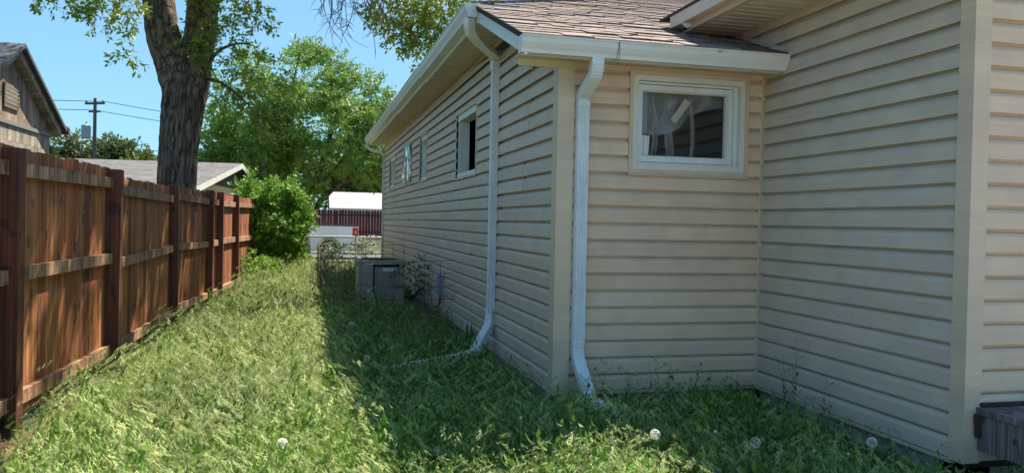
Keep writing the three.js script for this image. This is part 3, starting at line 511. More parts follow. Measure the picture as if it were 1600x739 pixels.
// ---------------------------------------------------------------- foliage helpers
// a pointed leaf folded along its midrib, base at the origin, growing along +y, 4 triangles
function leafTris(L, W, M4, out) {
  const p = [V(0, 0, 0), V(-W / 2, L * 0.42, W * 0.16), V(0, L * 0.45, 0), V(W / 2, L * 0.42, W * 0.16), V(0, L, -L * 0.08)].map(v => v.applyMatrix4(M4));
  for (const t of [[0, 2, 1], [0, 3, 2], [1, 2, 4], [2, 3, 4]]) for (const i of t) out.push(p[i].x, p[i].y, p[i].z);
}
function fromTris(P) { const g = new THREE.BufferGeometry(); g.setAttribute('position', new THREE.Float32BufferAttribute(P, 3)); g.computeVertexNormals(); return g; }
// a sprig: short twig along +y with leaves round it
function sprig(n, len, L, W, spread = 1.0) {
  const P = [], m = new THREE.Matrix4(), e = new THREE.Euler();
  for (let i = 0; i < n; i++) {
    const t = (i + 0.6) / n, a = i * 2.4 + rr(-0.5, 0.5), tilt = spread * rr(0.55, 1.35) * (1 - 0.35 * t);
    m.makeRotationFromEuler(e.set(0, a, 0)).multiply(new THREE.Matrix4().makeRotationX(tilt)).multiply(new THREE.Matrix4().makeRotationY(rr(-0.7, 0.7)));
    m.setPosition(0.02 * len * gauss(), len * t, 0.02 * len * gauss()); const s = rr(0.7, 1.2); leafTris(L * s, W * s, m, P);
  }
  const w = len * 0.012; for (const [a, b] of [[w, 0], [0, w]]) P.push(-a, 0, -b, a, 0, b, 0, len, 0);
  return fromTris(P);
}
const mtx = (p, q, s) => new THREE.Matrix4().compose(p, q, V(s, s, s));
const dirQuat = d => new THREE.Quaternion().setFromUnitVectors(V(0, 1, 0), d.clone().normalize()).multiply(new THREE.Quaternion().setFromAxisAngle(V(0, 1, 0), rnd() * 6.28));
function sphereDir() { const z = rr(-1, 1), a = rnd() * 6.283, r = Math.sqrt(1 - z * z); return V(r * Math.cos(a), z, r * Math.sin(a)); }
const tint = (c, v, yel = 0.0) => { const k = 1 + v * gauss(), y = yel * rnd(); return lin(c[0] * k * (1 + y * 1.2), c[1] * k * (1 + y * 0.35), c[2] * k); };
// clumps: [x, y, z, rx, ry, rz, count]; sprigs point outwards, upwards and droop
function clumpSprigs(clumps, size, droop, mats, cols, c, vary, yel) {
  for (const [x, y, z, rx, ry, rz, n] of clumps) for (let i = 0; i < n; i++) {
    const d = sphereDir(), r = Math.pow(rnd(), 0.42), p = V(x + d.x * rx * r, y + d.y * ry * r, z + d.z * rz * r);
    const g = V(d.x, d.y * 0.6 + 0.25 - droop, d.z).add(sphereDir().multiplyScalar(0.7));
    mats.push(mtx(p, dirQuat(g), size * rr(0.7, 1.3))); cols.push(tint(c, vary, yel));
  }
}

// ---------------------------------------------------------------- big tree behind the fence
{
  const t = thing('maple_tree', 'massive forked tree with thick furrowed trunk rising behind the timber fence', 'tree', [-2.15, 0, -14.4]);
  const at3 = (x, y, z) => V(x + 2.15, y, z + 14.4);
  mesh('trunk', limb([at3(-2.16, -0.3, -14.4), at3(-2.15, 0.6, -14.4), at3(-2.15, 1.9, -14.4), at3(-2.10, 2.9, -14.4), at3(-2.03, 3.65, -14.4), at3(-1.98, 4.15, -14.4)], [0.46, 0.37, 0.315, 0.32, 0.37, 0.30], { n: 72, sub: 22, bark: 0.055, seedN: 3 }), M.bark, t);
  mesh('limb', limb([at3(-2.06, 3.1, -14.4), at3(-2.18, 3.7, -14.4), at3(-2.40, 4.4, -14.4), at3(-2.52, 5.1, -14.5), at3(-2.9, 6.4, -14.8), at3(-3.6, 8.2, -15.3)], [0.24, 0.285, 0.265, 0.25, 0.20, 0.12], { n: 56, sub: 18, bark: 0.06, seedN: 5 }), M.bark, t);
  mesh('limb', limb([at3(-2.02, 3.1, -14.4), at3(-1.93, 3.8, -14.45), at3(-1.82, 4.5, -14.45), at3(-1.74, 5.2, -14.4), at3(-1.3, 6.6, -14.2), at3(-0.6, 8.4, -13.8)], [0.24, 0.28, 0.255, 0.25, 0.19, 0.11], { n: 56, sub: 18, bark: 0.06, seedN: 7 }), M.bark, t);
  const br = (pts, r0, r1) => mesh('branch', limb(pts.map(p => at3(...p)), pts.map((_, i) => r0 + (r1 - r0) * i / (pts.length - 1)), { n: 9, sub: 6 }), M.bark, t);
  br([[-1.3, 6.6, -14.2], [-0.2, 6.9, -13.6], [0.9, 6.5, -13.0], [1.5, 5.6, -12.5], [1.75, 4.8, -12.2]], 0.13, 0.02);
  br([[-1.0, 7.0, -14.0], [0.0, 7.0, -12.6], [0.3, 6.7, -11.2], [0.1, 6.4, -9.4], [-0.3, 6.1, -7.4], [-0.7, 5.8, -6.2]], 0.11, 0.015);
  br([[-2.9, 6.4, -14.8], [-3.3, 6.4, -13.6], [-3.5, 5.8, -12.8], [-3.6, 4.9, -12.6]], 0.12, 0.015);
  br([[-1.72, 3.9, -14.3], [-1.45, 4.15, -14.1], [-1.15, 4.25, -14.0], [-0.9, 4.2, -13.9]], 0.035, 0.008);
  br([[-1.74, 3.7, -14.3], [-1.45, 3.6, -14.1], [-1.1, 3.35, -14.0], [-0.85, 3.05, -13.95]], 0.03, 0.007);
  br([[-1.2, 6.9, -14.1], [0.6, 8.0, -15.2], [1.8, 8.4, -16.0]], 0.12, 0.03); br([[-3.3, 7.4, -15], [-2.4, 8.0, -12.5], [-1.4, 8.2, -10.8]], 0.1, 0.03);
  // bare drooping twigs
  const tw = [];
  for (let i = 0; i < 46; i++) {
    const x = rr(0.05, 1.15), z = -12.2 + rr(-0.5, 0.5), y = rr(4.7, 5.1), l = rr(0.25, 0.95), sx = rr(-0.12, 0.20);
    const a = at3(x, y, z), b = at3(x + sx * 0.3 + rr(-0.05, 0.05), y - l * 0.45, z + rr(-0.05, 0.05)), c = at3(x + sx + rr(-0.06, 0.1), y - l * 0.85, z + rr(-0.1, 0.1)), d = at3(x + sx * 2.2 + rr(-0.05, 0.2), y - l * 1.05, z);
    tw.push(limb([a, b, c, d], [0.006, 0.005, 0.004, 0.0025], { n: 4, sub: 3 }));
    for (let k = 0; k < 3; k++) { const s = b.clone().lerp(c, rnd()), e = V(s.x + rr(-0.2, 0.2), s.y - rr(0.03, 0.22), s.z + rr(-0.1, 0.1)); tw.push(limb([s, s.clone().lerp(e, 0.5).add(V(rr(-0.02, 0.02), 0.01, 0)), e], [0.004, 0.003, 0.002], { n: 4, sub: 2 })); }
  }
  tag(mesh('bare_twigs', tw, M.twig, t), 'bare drooping twigs').userData.kind = 'stuff';
  // leaves: what hangs into view, and the crown overhead that dapples the yard
  const S = sprig(9, 0.22, 0.085, 0.042, 1.1), mats = [], cols = [], G = [0.19, 0.29, 0.042];
  const C = [];
  const add = (x, y, z, r, n, ry = r) => C.push([x + 2.15, y, z + 14.4, r, ry, r, n]);
  // left hanging sprays
  add(-3.75, 4.75, -13.6, 0.30, 26, 0.32); add(-3.35, 4.75, -13.5, 0.32, 40, 0.35); add(-2.95, 4.65, -13.5, 0.28, 40, 0.45); add(-2.7, 4.5, -13.6, 0.18, 22, 0.3); add(-3.2, 4.45, -13.5, 0.2, 16, 0.2); add(-2.78, 3.82, -13.6, 0.09, 9, 0.14); add(-2.75, 4.1, -13.6, 0.03, 3, 0.15);
  add(-3.45, 5.3, -13.4, 0.7, 120, 0.35);
  // on the right limb and the low branches
  add(-1.68, 4.75, -14.05, 0.17, 42, 0.38); add(-1.75, 4.15, -14.0, 0.13, 26, 0.25); add(-1.95, 4.3, -13.98, 0.1, 12, 0.12); add(-1.6, 5.1, -14.0, 0.22, 30, 0.2);
  add(-1.15, 4.85, -13.9, 0.33, 46, 0.25); add(-0.85, 4.75, -13.9, 0.25, 26, 0.22); add(-1.3, 4.35, -13.95, 0.24, 22, 0.14); add(-1.0, 3.95, -13.9, 0.3, 34, 0.18); add(-1.25, 3.45, -13.95, 0.28, 30, 0.15); add(-0.85, 3.3, -13.9, 0.28, 34, 0.25); add(-0.6, 3.7, -13.9, 0.25, 26, 0.2); add(-0.72, 2.95, -13.9, 0.2, 18, 0.18);
  // hanging mass by the house eave
  add(1.15, 4.62, -12.3, 0.32, 60, 0.30); add(1.55, 4.62, -12.2, 0.36, 80, 0.35); add(1.95, 4.65, -12.1, 0.34, 70, 0.35); add(1.5, 4.25, -12.2, 0.32, 60, 0.22); add(1.8, 4.2, -12.2, 0.25, 40, 0.25); add(1.25, 4.15, -12.3, 0.16, 16, 0.14); add(1.62, 3.98, -12.2, 0.2, 22, 0.1); add(1.7, 3.85, -12.2, 0.04, 4, 0.1); add(0.98, 4.55, -12.3, 0.15, 12, 0.2); add(2.3, 4.75, -12, 0.3, 45, 0.3);
  // overhead, out of the frame: broken cover
  const over = [[-3.9, 7.6, -14.5, 1.5], [-2.8, 8.6, -15.5, 1.6], [-1.2, 8.7, -14.5, 1.5], [0.3, 8.3, -15.3, 1.3], [-2.3, 8.1, -12.2, 1.3], [-0.9, 7.9, -11.2, 1.0], [0.2, 7.2, -13.2, 0.9], [0.35, 6.8, -11.5, 0.8], [0.3, 6.6, -10.2, 0.7], [-0.6, 7.2, -9.6, 0.8], [-4.9, 6.6, -13.4, 1.2], [-3.7, 6.6, -12.4, 0.9], [1.2, 8.5, -16.2, 1.1], [-1.5, 9.6, -13.2, 1.2], [-3.4, 9.4, -13.4, 1.2], [0.9, 6.1, -12.9, 0.5], [0.55, 7.3, -16.6, 0.7], [-0.5, 6.6, -12.6, 0.6], [0.0, 6.4, -9.0, 0.8], [0.2, 6.0, -8.0, 0.7], [-0.3, 6.2, -7.2, 0.7], [-0.6, 5.8, -6.4, 0.7], [0.5, 6.9, -12.3, 0.7], [0.5, 7.1, -14.2, 0.7], [-1.4, 6.6, -8.2, 0.9], [-1.2, 6.2, -6.6, 0.8]];
  for (const [x, y, z, r] of over) for (let k = 0; k < 5; k++) { const d = sphereDir(); add(x + d.x * r * 0.7, y + d.y * r * 0.5, z + d.z * r * 0.7, r * 0.42, Math.round(108 * r), r * 0.3); }
  clumpSprigs(C, 1, 0.75, mats, cols, G, 0.35, 0.5);
  instanced('crown', S, M.leaf, mats, cols, t);
  console.log('big tree sprigs', mats.length);
}
// ---------------------------------------------------------------- tree across the lawn
function leafTree(name, label, p, group, o) {
  const t = thing(name, label, 'tree', p, group);
  mesh('trunk', limb(o.trunk.map(q => V(...q)), o.tr, { n: 14, sub: 8, bark: 0.06, seedN: 4 }), M.bark, t);
  for (const [pts, a, b] of o.limbs || []) mesh('limb', limb(pts.map(q => V(...q)), pts.map((_, i) => a + (b - a) * i / (pts.length - 1)), { n: 8, sub: 5 }), M.bark, t);
  const mats = [], cols = []; clumpSprigs(o.clumps, 1, o.droop ?? 0.3, mats, cols, o.color, 0.32, o.yel ?? 0.4);
  instanced('crown', o.sprig, M.leaf, mats, cols, t); return t;
}
{
  const cl = [];
  const lobes = [[-0.1, 6.6, 0, 1.5, 1.15], [-1.7, 5.6, 0.3, 1.5, 1.2], [1.5, 5.9, 0.2, 1.35, 1.1], [2.4, 4.6, 0.2, 1.0, 1.0], [-2.9, 4.0, 0.2, 0.95, 1.0], [0.2, 4.9, 0.8, 1.9, 1.2], [-1.6, 3.6, 0.7, 1.3, 0.9], [1.2, 4.0, 0.6, 1.5, 0.7], [2.7, 3.5, 0.4, 0.8, 0.5], [-3.1, 2.8, 0.4, 0.6, 0.5], [-1.5, 7.3, 0.3, 0.5, 0.5], [0.9, 7.0, 0.2, 0.7, 0.45], [-0.5, 2.7, 0.6, 1.0, 0.5], [3.0, 5.6, 0.2, 0.4, 0.5], [-2.1, 2.4, 0.5, 0.8, 0.4], [-2.6, 3.3, 0.6, 0.9, 0.7], [-0.1, 3.1, 0.5, 0.9, 0.5], [3.3, 3.7, 0.2, 0.5, 0.7], [-1.2, 4.5, 0.8, 1.2, 0.9]];
  for (const [x, y, z, rx, ry] of lobes) { const k = Math.max(3, Math.round(rx * ry * 11)); for (let i = 0; i < k; i++) { const d = sphereDir(); cl.push([x + d.x * rx * 0.85, y + d.y * ry * 0.85, z + d.z * rx * 0.85, 0.42, 0.32, 0.42, 36]); } }
  leafTree('shade_tree', 'broad leafy tree with low spreading limbs between the bush and the house', [-0.2, -0.33, -29.5], null, {
    trunk: [[0.05, -0.2, 0], [0.0, 0.8, 0], [-0.1, 1.7, 0], [-0.5, 3.0, 0], [-0.9, 4.6, 0]], tr: [0.30, 0.25, 0.22, 0.16, 0.06],
    limbs: [[[[0.0, 1.3, 0], [0.7, 2.5, 0.2], [1.8, 3.35, 0.3], [2.9, 3.75, 0.3]], 0.15, 0.03], [[[-0.1, 1.5, 0], [0.4, 3.0, 0.1], [0.9, 4.8, 0.1], [1.2, 6.2, 0.1]], 0.16, 0.03], [[[-0.3, 2.1, 0], [-1.3, 3.0, 0.2], [-2.4, 3.6, 0.2]], 0.11, 0.03], [[[0.3, 2.6, 0], [1.4, 3.9, 0.1], [2.1, 4.9, 0.1]], 0.09, 0.02], [[[-0.5, 3.0, 0], [-0.6, 5.0, 0.2], [-0.3, 7.2, 0]], 0.10, 0.02]],
    clumps: cl, sprig: sprig(9, 0.30, 0.135, 0.066, 1.1), color: [0.215, 0.365, 0.066], droop: 0.35, yel: 0.25
  });
}
// ---------------------------------------------------------------- bush and low shrub by the fence end
{
  const bush = (name, label, x, z, clumps, s, stems) => {
    const t = thing(name, label, 'bush', [x, 0, z]);
    for (const pts of stems) mesh('stem', limb(pts.map(q => V(...q)), pts.map((_, i) => 0.022 - 0.016 * i / (pts.length - 1)), { n: 6, sub: 4 }), M.twig, t);
    const mats = [], cols = []; clumpSprigs(clumps, s, 0.05, mats, cols, [0.19, 0.37, 0.05], 0.28, 0.2); instanced('foliage', sprig(8, 0.14, 0.085, 0.052, 1.15), M.leaf, mats, cols, t);
  };
  const cl = []; for (let i = 0; i < 150; i++) { const d = sphereDir(), r = rr(0.72, 0.98); cl.push([d.x * 0.86 * r, 1.18 + d.y * 0.98 * r, d.z * 0.86 * r, 0.16 * rr(0.6, 1.3), 0.16 * rr(0.6, 1.4), 0.16, 19]); }
  for (let i = 0; i < 60; i++) { const d = sphereDir(); if (d.y < -0.1) continue; const q = rr(1.0, 1.14); cl.push([d.x * 0.90 * q, 1.18 + d.y * 1.02 * q, d.z * 0.88 * q, 0.05, 0.13, 0.05, 7]); }
  const st = []; for (let i = 0; i < 12; i++) { const a = i * 0.53, r = rr(0.5, 0.8); st.push([[0.1 * Math.cos(a), -0.05, 0.1 * Math.sin(a)], [0.3 * Math.cos(a), 0.6, 0.3 * Math.sin(a)], [r * Math.cos(a), rr(1.3, 1.8), r * Math.sin(a)]]); }
  bush('round_bush', 'large rounded bright green bush at the end of the timber fence', -0.88, -18.4, cl, 1.0, st);
  const c2 = []; for (let i = 0; i < 26; i++) { const d = sphereDir(); c2.push([d.x * 0.32, 0.34 + d.y * 0.26, d.z * 0.3, 0.1, 0.1, 0.1, 12]); }
  bush('low_shrub', 'small low shrub in front of the round bush', -0.98, -16.5, c2, 0.85, [[[0, -0.05, 0], [0.05, 0.2, 0], [0.12, 0.45, 0.03]], [[0, -0.05, 0], [-0.08, 0.2, 0.02], [-0.18, 0.4, 0.04]]]);
}

// ---------------------------------------------------------------- neighbour's gable house, left
{
  const h = thing('gable_house', 'grey-brown gabled house beyond the timber fence at the left edge', 'house', [-4.80, 0.1, -14.9]);
  const panel = mat(lin(0.62, 0.56, 0.48), 0.85, { map: woodMap, bumpMap: woodBump, bumpScale: 0.004 }), grey = mat(lin(0.70, 0.72, 0.66), 0.8, { map: woodMap }), roofE = mat(lin(0.06, 0.065, 0.075), 0.7);
  const S = 0.48, pk = 4.0, hz = 2.20; // slope, peak height, half width
  const gy = z => pk - S * Math.abs(z);
  for (let z = -hz; z < hz - 0.01; z += 0.23) { const z1 = z + 0.222, top = Math.min(gy(z), gy(z1)); if (top > 2.8) mesh('wall_panel', faces([[V(0, 2.77, z), V(0, gy(z), z), V(0, gy(z1), z1), V(0, 2.77, z1)], [V(0, 2.77, z1), V(0, gy(z1), z1), V(-0.02, gy(z1), z1), V(-0.02, 2.77, z1)]], v => [v.z, v.y]), panel, h); }
  mesh('wall', [span(-3.2, -0.03, -0.3, 2.77, -hz + 0.14, hz - 0.14), slab([V(-0.03, 2.77, -hz + 0.1), V(-0.03, 2.77, hz - 0.1), V(-0.03, pk - 0.05, 0)].reverse(), 0.001)], grey, h);
  for (let k = 0; k < 10; k++) mesh('siding_board', box(0.02, 0.262, 2 * hz - 0.26, -0.012, 2.61 - k * 0.268, 0, 0, 0, -0.02), grey, h);
  mesh('trim_band', span(-0.02, 0.03, 2.735, 2.80, -hz + 0.08, hz - 0.08), mat(lin(0.17, 0.175, 0.17), 0.8), h);
  for (const s of [-1, 1]) {
    mesh('rake_board', faces([[V(0.14, gy(0) + 0.02, 0), V(0.14, gy(0) - 0.13, 0), V(0.14, gy(hz + 0.1) - 0.13, s * (hz + 0.1)), V(0.14, gy(hz + 0.1) + 0.02, s * (hz + 0.1))], [V(0.14, gy(0) - 0.13, 0), V(-0.01, gy(0) - 0.13, 0), V(-0.01, gy(hz + 0.1) - 0.13, s * (hz + 0.1)), V(0.14, gy(hz + 0.1) - 0.13, s * (hz + 0.1))]], v => [v.z, v.y]), grey, h);
    mesh('roof', slab((q => s > 0 ? q : q.reverse())([V(0.22, gy(0) + 0.08, 0), V(-3.6, gy(0) + 0.08, 0), V(-3.6, gy(hz + 0.2) + 0.08, s * (hz + 0.2)), V(0.22, gy(hz + 0.2) + 0.08, s * (hz + 0.2))]), 0.07), roofE, h);
    mesh('gutter', span(-3.6, 0.24, gy(hz + 0.2) - 0.02, gy(hz + 0.2) + 0.09, s * (hz + 0.2), s * (hz + 0.31)), mat(lin(0.13, 0.035, 0.035), 0.6), h);
  }
  const v = mesh('gable_vent', [span(0.005, 0.03, 3.00, 3.03, -0.34, 0.34), span(0.005, 0.03, 3.36, 3.39, -0.34, 0.34), span(0.005, 0.03, 3.03, 3.36, -0.34, -0.31), span(0.005, 0.03, 3.03, 3.36, 0.31, 0.34), span(0.001, 0.004, 3.03, 3.36, -0.31, 0.31)], mat(lin(0.20, 0.12, 0.08), 0.8), h);
  for (let k = 0; k < 5; k++) mesh('slat', box(0.008, 0.055, 0.618, 0.022, 3.062 + k * 0.066, 0, 0, 0, -0.6), M.offwhite, v);
  const w = mesh('window', [span(0.0, 0.05, 1.20, 1.27, -0.30, 1.3), span(0.0, 0.05, 2.38, 2.46, -0.38, 1.3), span(0.0, 0.05, 1.27, 2.38, -0.38, -0.30), span(0.0, 0.05, 1.27, 2.38, 1.22, 1.3)], grey, h); mesh('pane', span(0.012, 0.018, 1.27, 2.38, -0.30, 1.22), mat(lin(0.02, 0.022, 0.025), 0.1), w);
}
// ---------------------------------------------------------------- neighbour's long low house
{
  const h = thing('ranch_house', 'low house with long grey shingle roof behind the big trunk', 'house', [-2.84, 0, -19.0]); h.rotation.y = -5 * R;
  const roofM = mat(lin(0.145, 0.14, 0.155), 0.95, { map: tex(512, 0.35, 0.35, (u, v) => { const row = Math.floor(v * 20), col = hash(Math.floor(u * 12 + row * 0.37), row, 201), e = (v * 20) % 1; return 0.55 + 0.3 * col + 0.2 * fbm(u * 90, v * 90, 203, 2, 90, 90) - (e < 0.16 ? 0.22 : 0); }, true) });
  const E = 2.02, K = 2.98, D = 6.2, W = 16;
  const uv = v => [v.x, v.z];
  mesh('roof', [slab([V(0.35, E, 0.0), V(0.35, K, -D), V(-W, K, -D), V(-W, E, 0)], 0.06, uv), slab([V(0.35, K, -D), V(0.35, E, -2 * D), V(-W, E, -2 * D), V(-W, K, -D)], 0.06, uv)], roofM, h);
  mesh('wall', [span(-W + 0.4, 0, 0, 1.97, -2 * D + 0.5, -0.5)], mat(lin(0.62, 0.46, 0.25), 0.85), h);
  
  mesh('gable_wall', faces([[V(0.002, 1.96, -0.5), V(0.002, 2.90, -D), V(0.002, 1.96, -2 * D + 0.5)]]), mat(lin(0.62, 0.46, 0.25), 0.85), h);
  mesh('gable_shade_sheet', faces([[V(0.03, 2.25, -2.1), V(0.03, 2.90, -D), V(0.03, 2.25, -2 * D + 2.1)]]), mat(lin(0.06, 0.05, 0.045), 0.9), h);  // near-black sheet stands in for the shade on the upper gable wall
  for (const s of [0, 1]) mesh('rake_board', faces([[V(0.36, E - 0.15, s ? -2 * D : 0), V(0.36, E + 0.0, s ? -2 * D : 0), V(0.36, K + 0.0, -D), V(0.36, K - 0.15, -D)]]), M.gutter, h);
  mesh('vent_pipe', limb([V(-3.05, 2.3, -3.2), V(-3.05, 2.75, -3.2)], [0.035, 0.035], { n: 8 }), M.white, h);
}
// ---------------------------------------------------------------- utility pole and wires
{
  const p = thing('utility_pole', 'dark wooden utility pole with crossarm and transformer above the grey roof', 'utility pole', [-14.22, 0.28, -60]);
  const pm = mat(lin(0.11, 0.09, 0.08), 0.9);
  mesh('pole', limb([V(0, -0.6, 0), V(0, 4, 0), V(0.02, 8.95, 0)], [0.15, 0.13, 0.105], { n: 10 }), pm, p);
  mesh('crossarm', box(0.12, 0.14, 1.5, 0, 8.6, 0, 0, 1.1, 0), pm, p); mesh('crossarm', box(0.10, 0.12, 0.9, 0, 8.05, 0, 0, 1.1, 0), pm, p);
  for (const k of [-0.65, 0.1, 0.65]) mesh('insulator', new THREE.LatheGeometry([[0, 0], [0.05, 0], [0.08, 0.06], [0.045, 0.1], [0.06, 0.15], [0, 0.19]].map(q => new THREE.Vector2(...q)), 8).translate(k * Math.sin(1.1), 8.67, k * Math.cos(1.1)), M.greybox, p);
  const tr = mesh('transformer', new THREE.LatheGeometry([[0, 0], [0.27, 0], [0.30, 0.04], [0.30, 0.82], [0.27, 0.88], [0.1, 0.95], [0, 0.95]].map(q => new THREE.Vector2(...q)), 16).translate(-0.50, 6.2, 0.1), M.greybox, p);
  mesh('bushing', limb([V(-0.5, 7.1, 0.1), V(-0.48, 7.35, 0.1)], [0.05, 0.03], { n: 6 }), M.greybox, tr);
  mesh('ground_wire', limb([V(-0.66, 6.2, 0.2), V(-0.64, 4.8, 0.15), V(-0.2, 4.2, 0.1)], [0.02, 0.02, 0.02], { n: 5 }), pm, p);
  const wire = (a, b, sag, l) => { const pts = []; for (let i = 0; i <= 12; i++) { const t = i / 12; pts.push(V(a[0] + (b[0] - a[0]) * t, a[1] + (b[1] - a[1]) * t - sag * 4 * t * (1 - t), a[2] + (b[2] - a[2]) * t)); } tag(mesh('overhead_wire', limb(pts, pts.map(() => 0.022), { n: 5, sub: 1 }), mat(lin(0.05, 0.05, 0.055), 0.8)), l, 'wire', 'wires strung from the utility pole'); };
  wire([-34, 9.25, -60], [-13.6, 9.0, -59.7], 0.25, 'top overhead wire left of the utility pole'); wire([-34, 8.6, -60], [-14.2, 8.42, -60], 0.2, 'second overhead wire left of the utility pole');
  wire([-13.6, 9.0, -59.7], [14, 7.3, -62], 0.5, 'top overhead wire running right from the utility pole'); wire([-14.2, 8.42, -60], [14, 6.6, -62], 0.5, 'second overhead wire running right from the utility pole');
  wire([-34, 6.6, -60], [14, 5.4, -60.4], 0.5, 'low overhead wire crossing the utility pole'); wire([-14.2, 6.2, -60.2], [14, 4.9, -61], 0.4, 'lowest overhead wire right of the utility pole');
}
// ---------------------------------------------------------------- far trees
{
  const big = sprig(9, 0.7, 0.34, 0.20, 1.1);
  const far = (x, z, h, w, label, color, n) => {
    const cl = []; for (let i = 0; i < n; i++) { const d = sphereDir(), r = rr(0.5, 0.95); cl.push([d.x * w * r, h * 0.66 + d.y * h * 0.34 * r, d.z * w * 0.7 * r, w * 0.24, h * 0.09, w * 0.24, 22]); }
    leafTree('distant_tree', label, [x, 0.28, z], 'trees far behind the houses', { trunk: [[0, -0.3, 0], [0.1, h * 0.3, 0], [0, h * 0.7, 0]], tr: [0.3, 0.22, 0.08], clumps: cl, sprig: big, color, droop: 0.1, yel: 0.3 });
  };
  far(-20.5, -76, 7.8, 2.4, 'distant green tree left of the utility pole beside the gabled house', [0.11, 0.16, 0.05], 40);
  far(-17.0, -78, 7.8, 2.6, 'distant green tree directly behind the utility pole', [0.11, 0.175, 0.045], 44);
  far(-14.0, -74, 6.3, 1.8, 'distant yellow-green tree between utility pole and big trunk', [0.16, 0.22, 0.04], 30);
  far(3.6, -66, 6.6, 3.4, 'distant bright green tree behind the white shed roof', [0.14, 0.21, 0.035], 60);
  far(-3.5, -64, 8.0, 4.0, 'distant tree behind the broad leafy tree', [0.10, 0.16, 0.04], 60);
  far(9.5, -66, 7.5, 3.4, 'distant tree hidden mostly by the tan house', [0.10, 0.16, 0.04], 40);
}
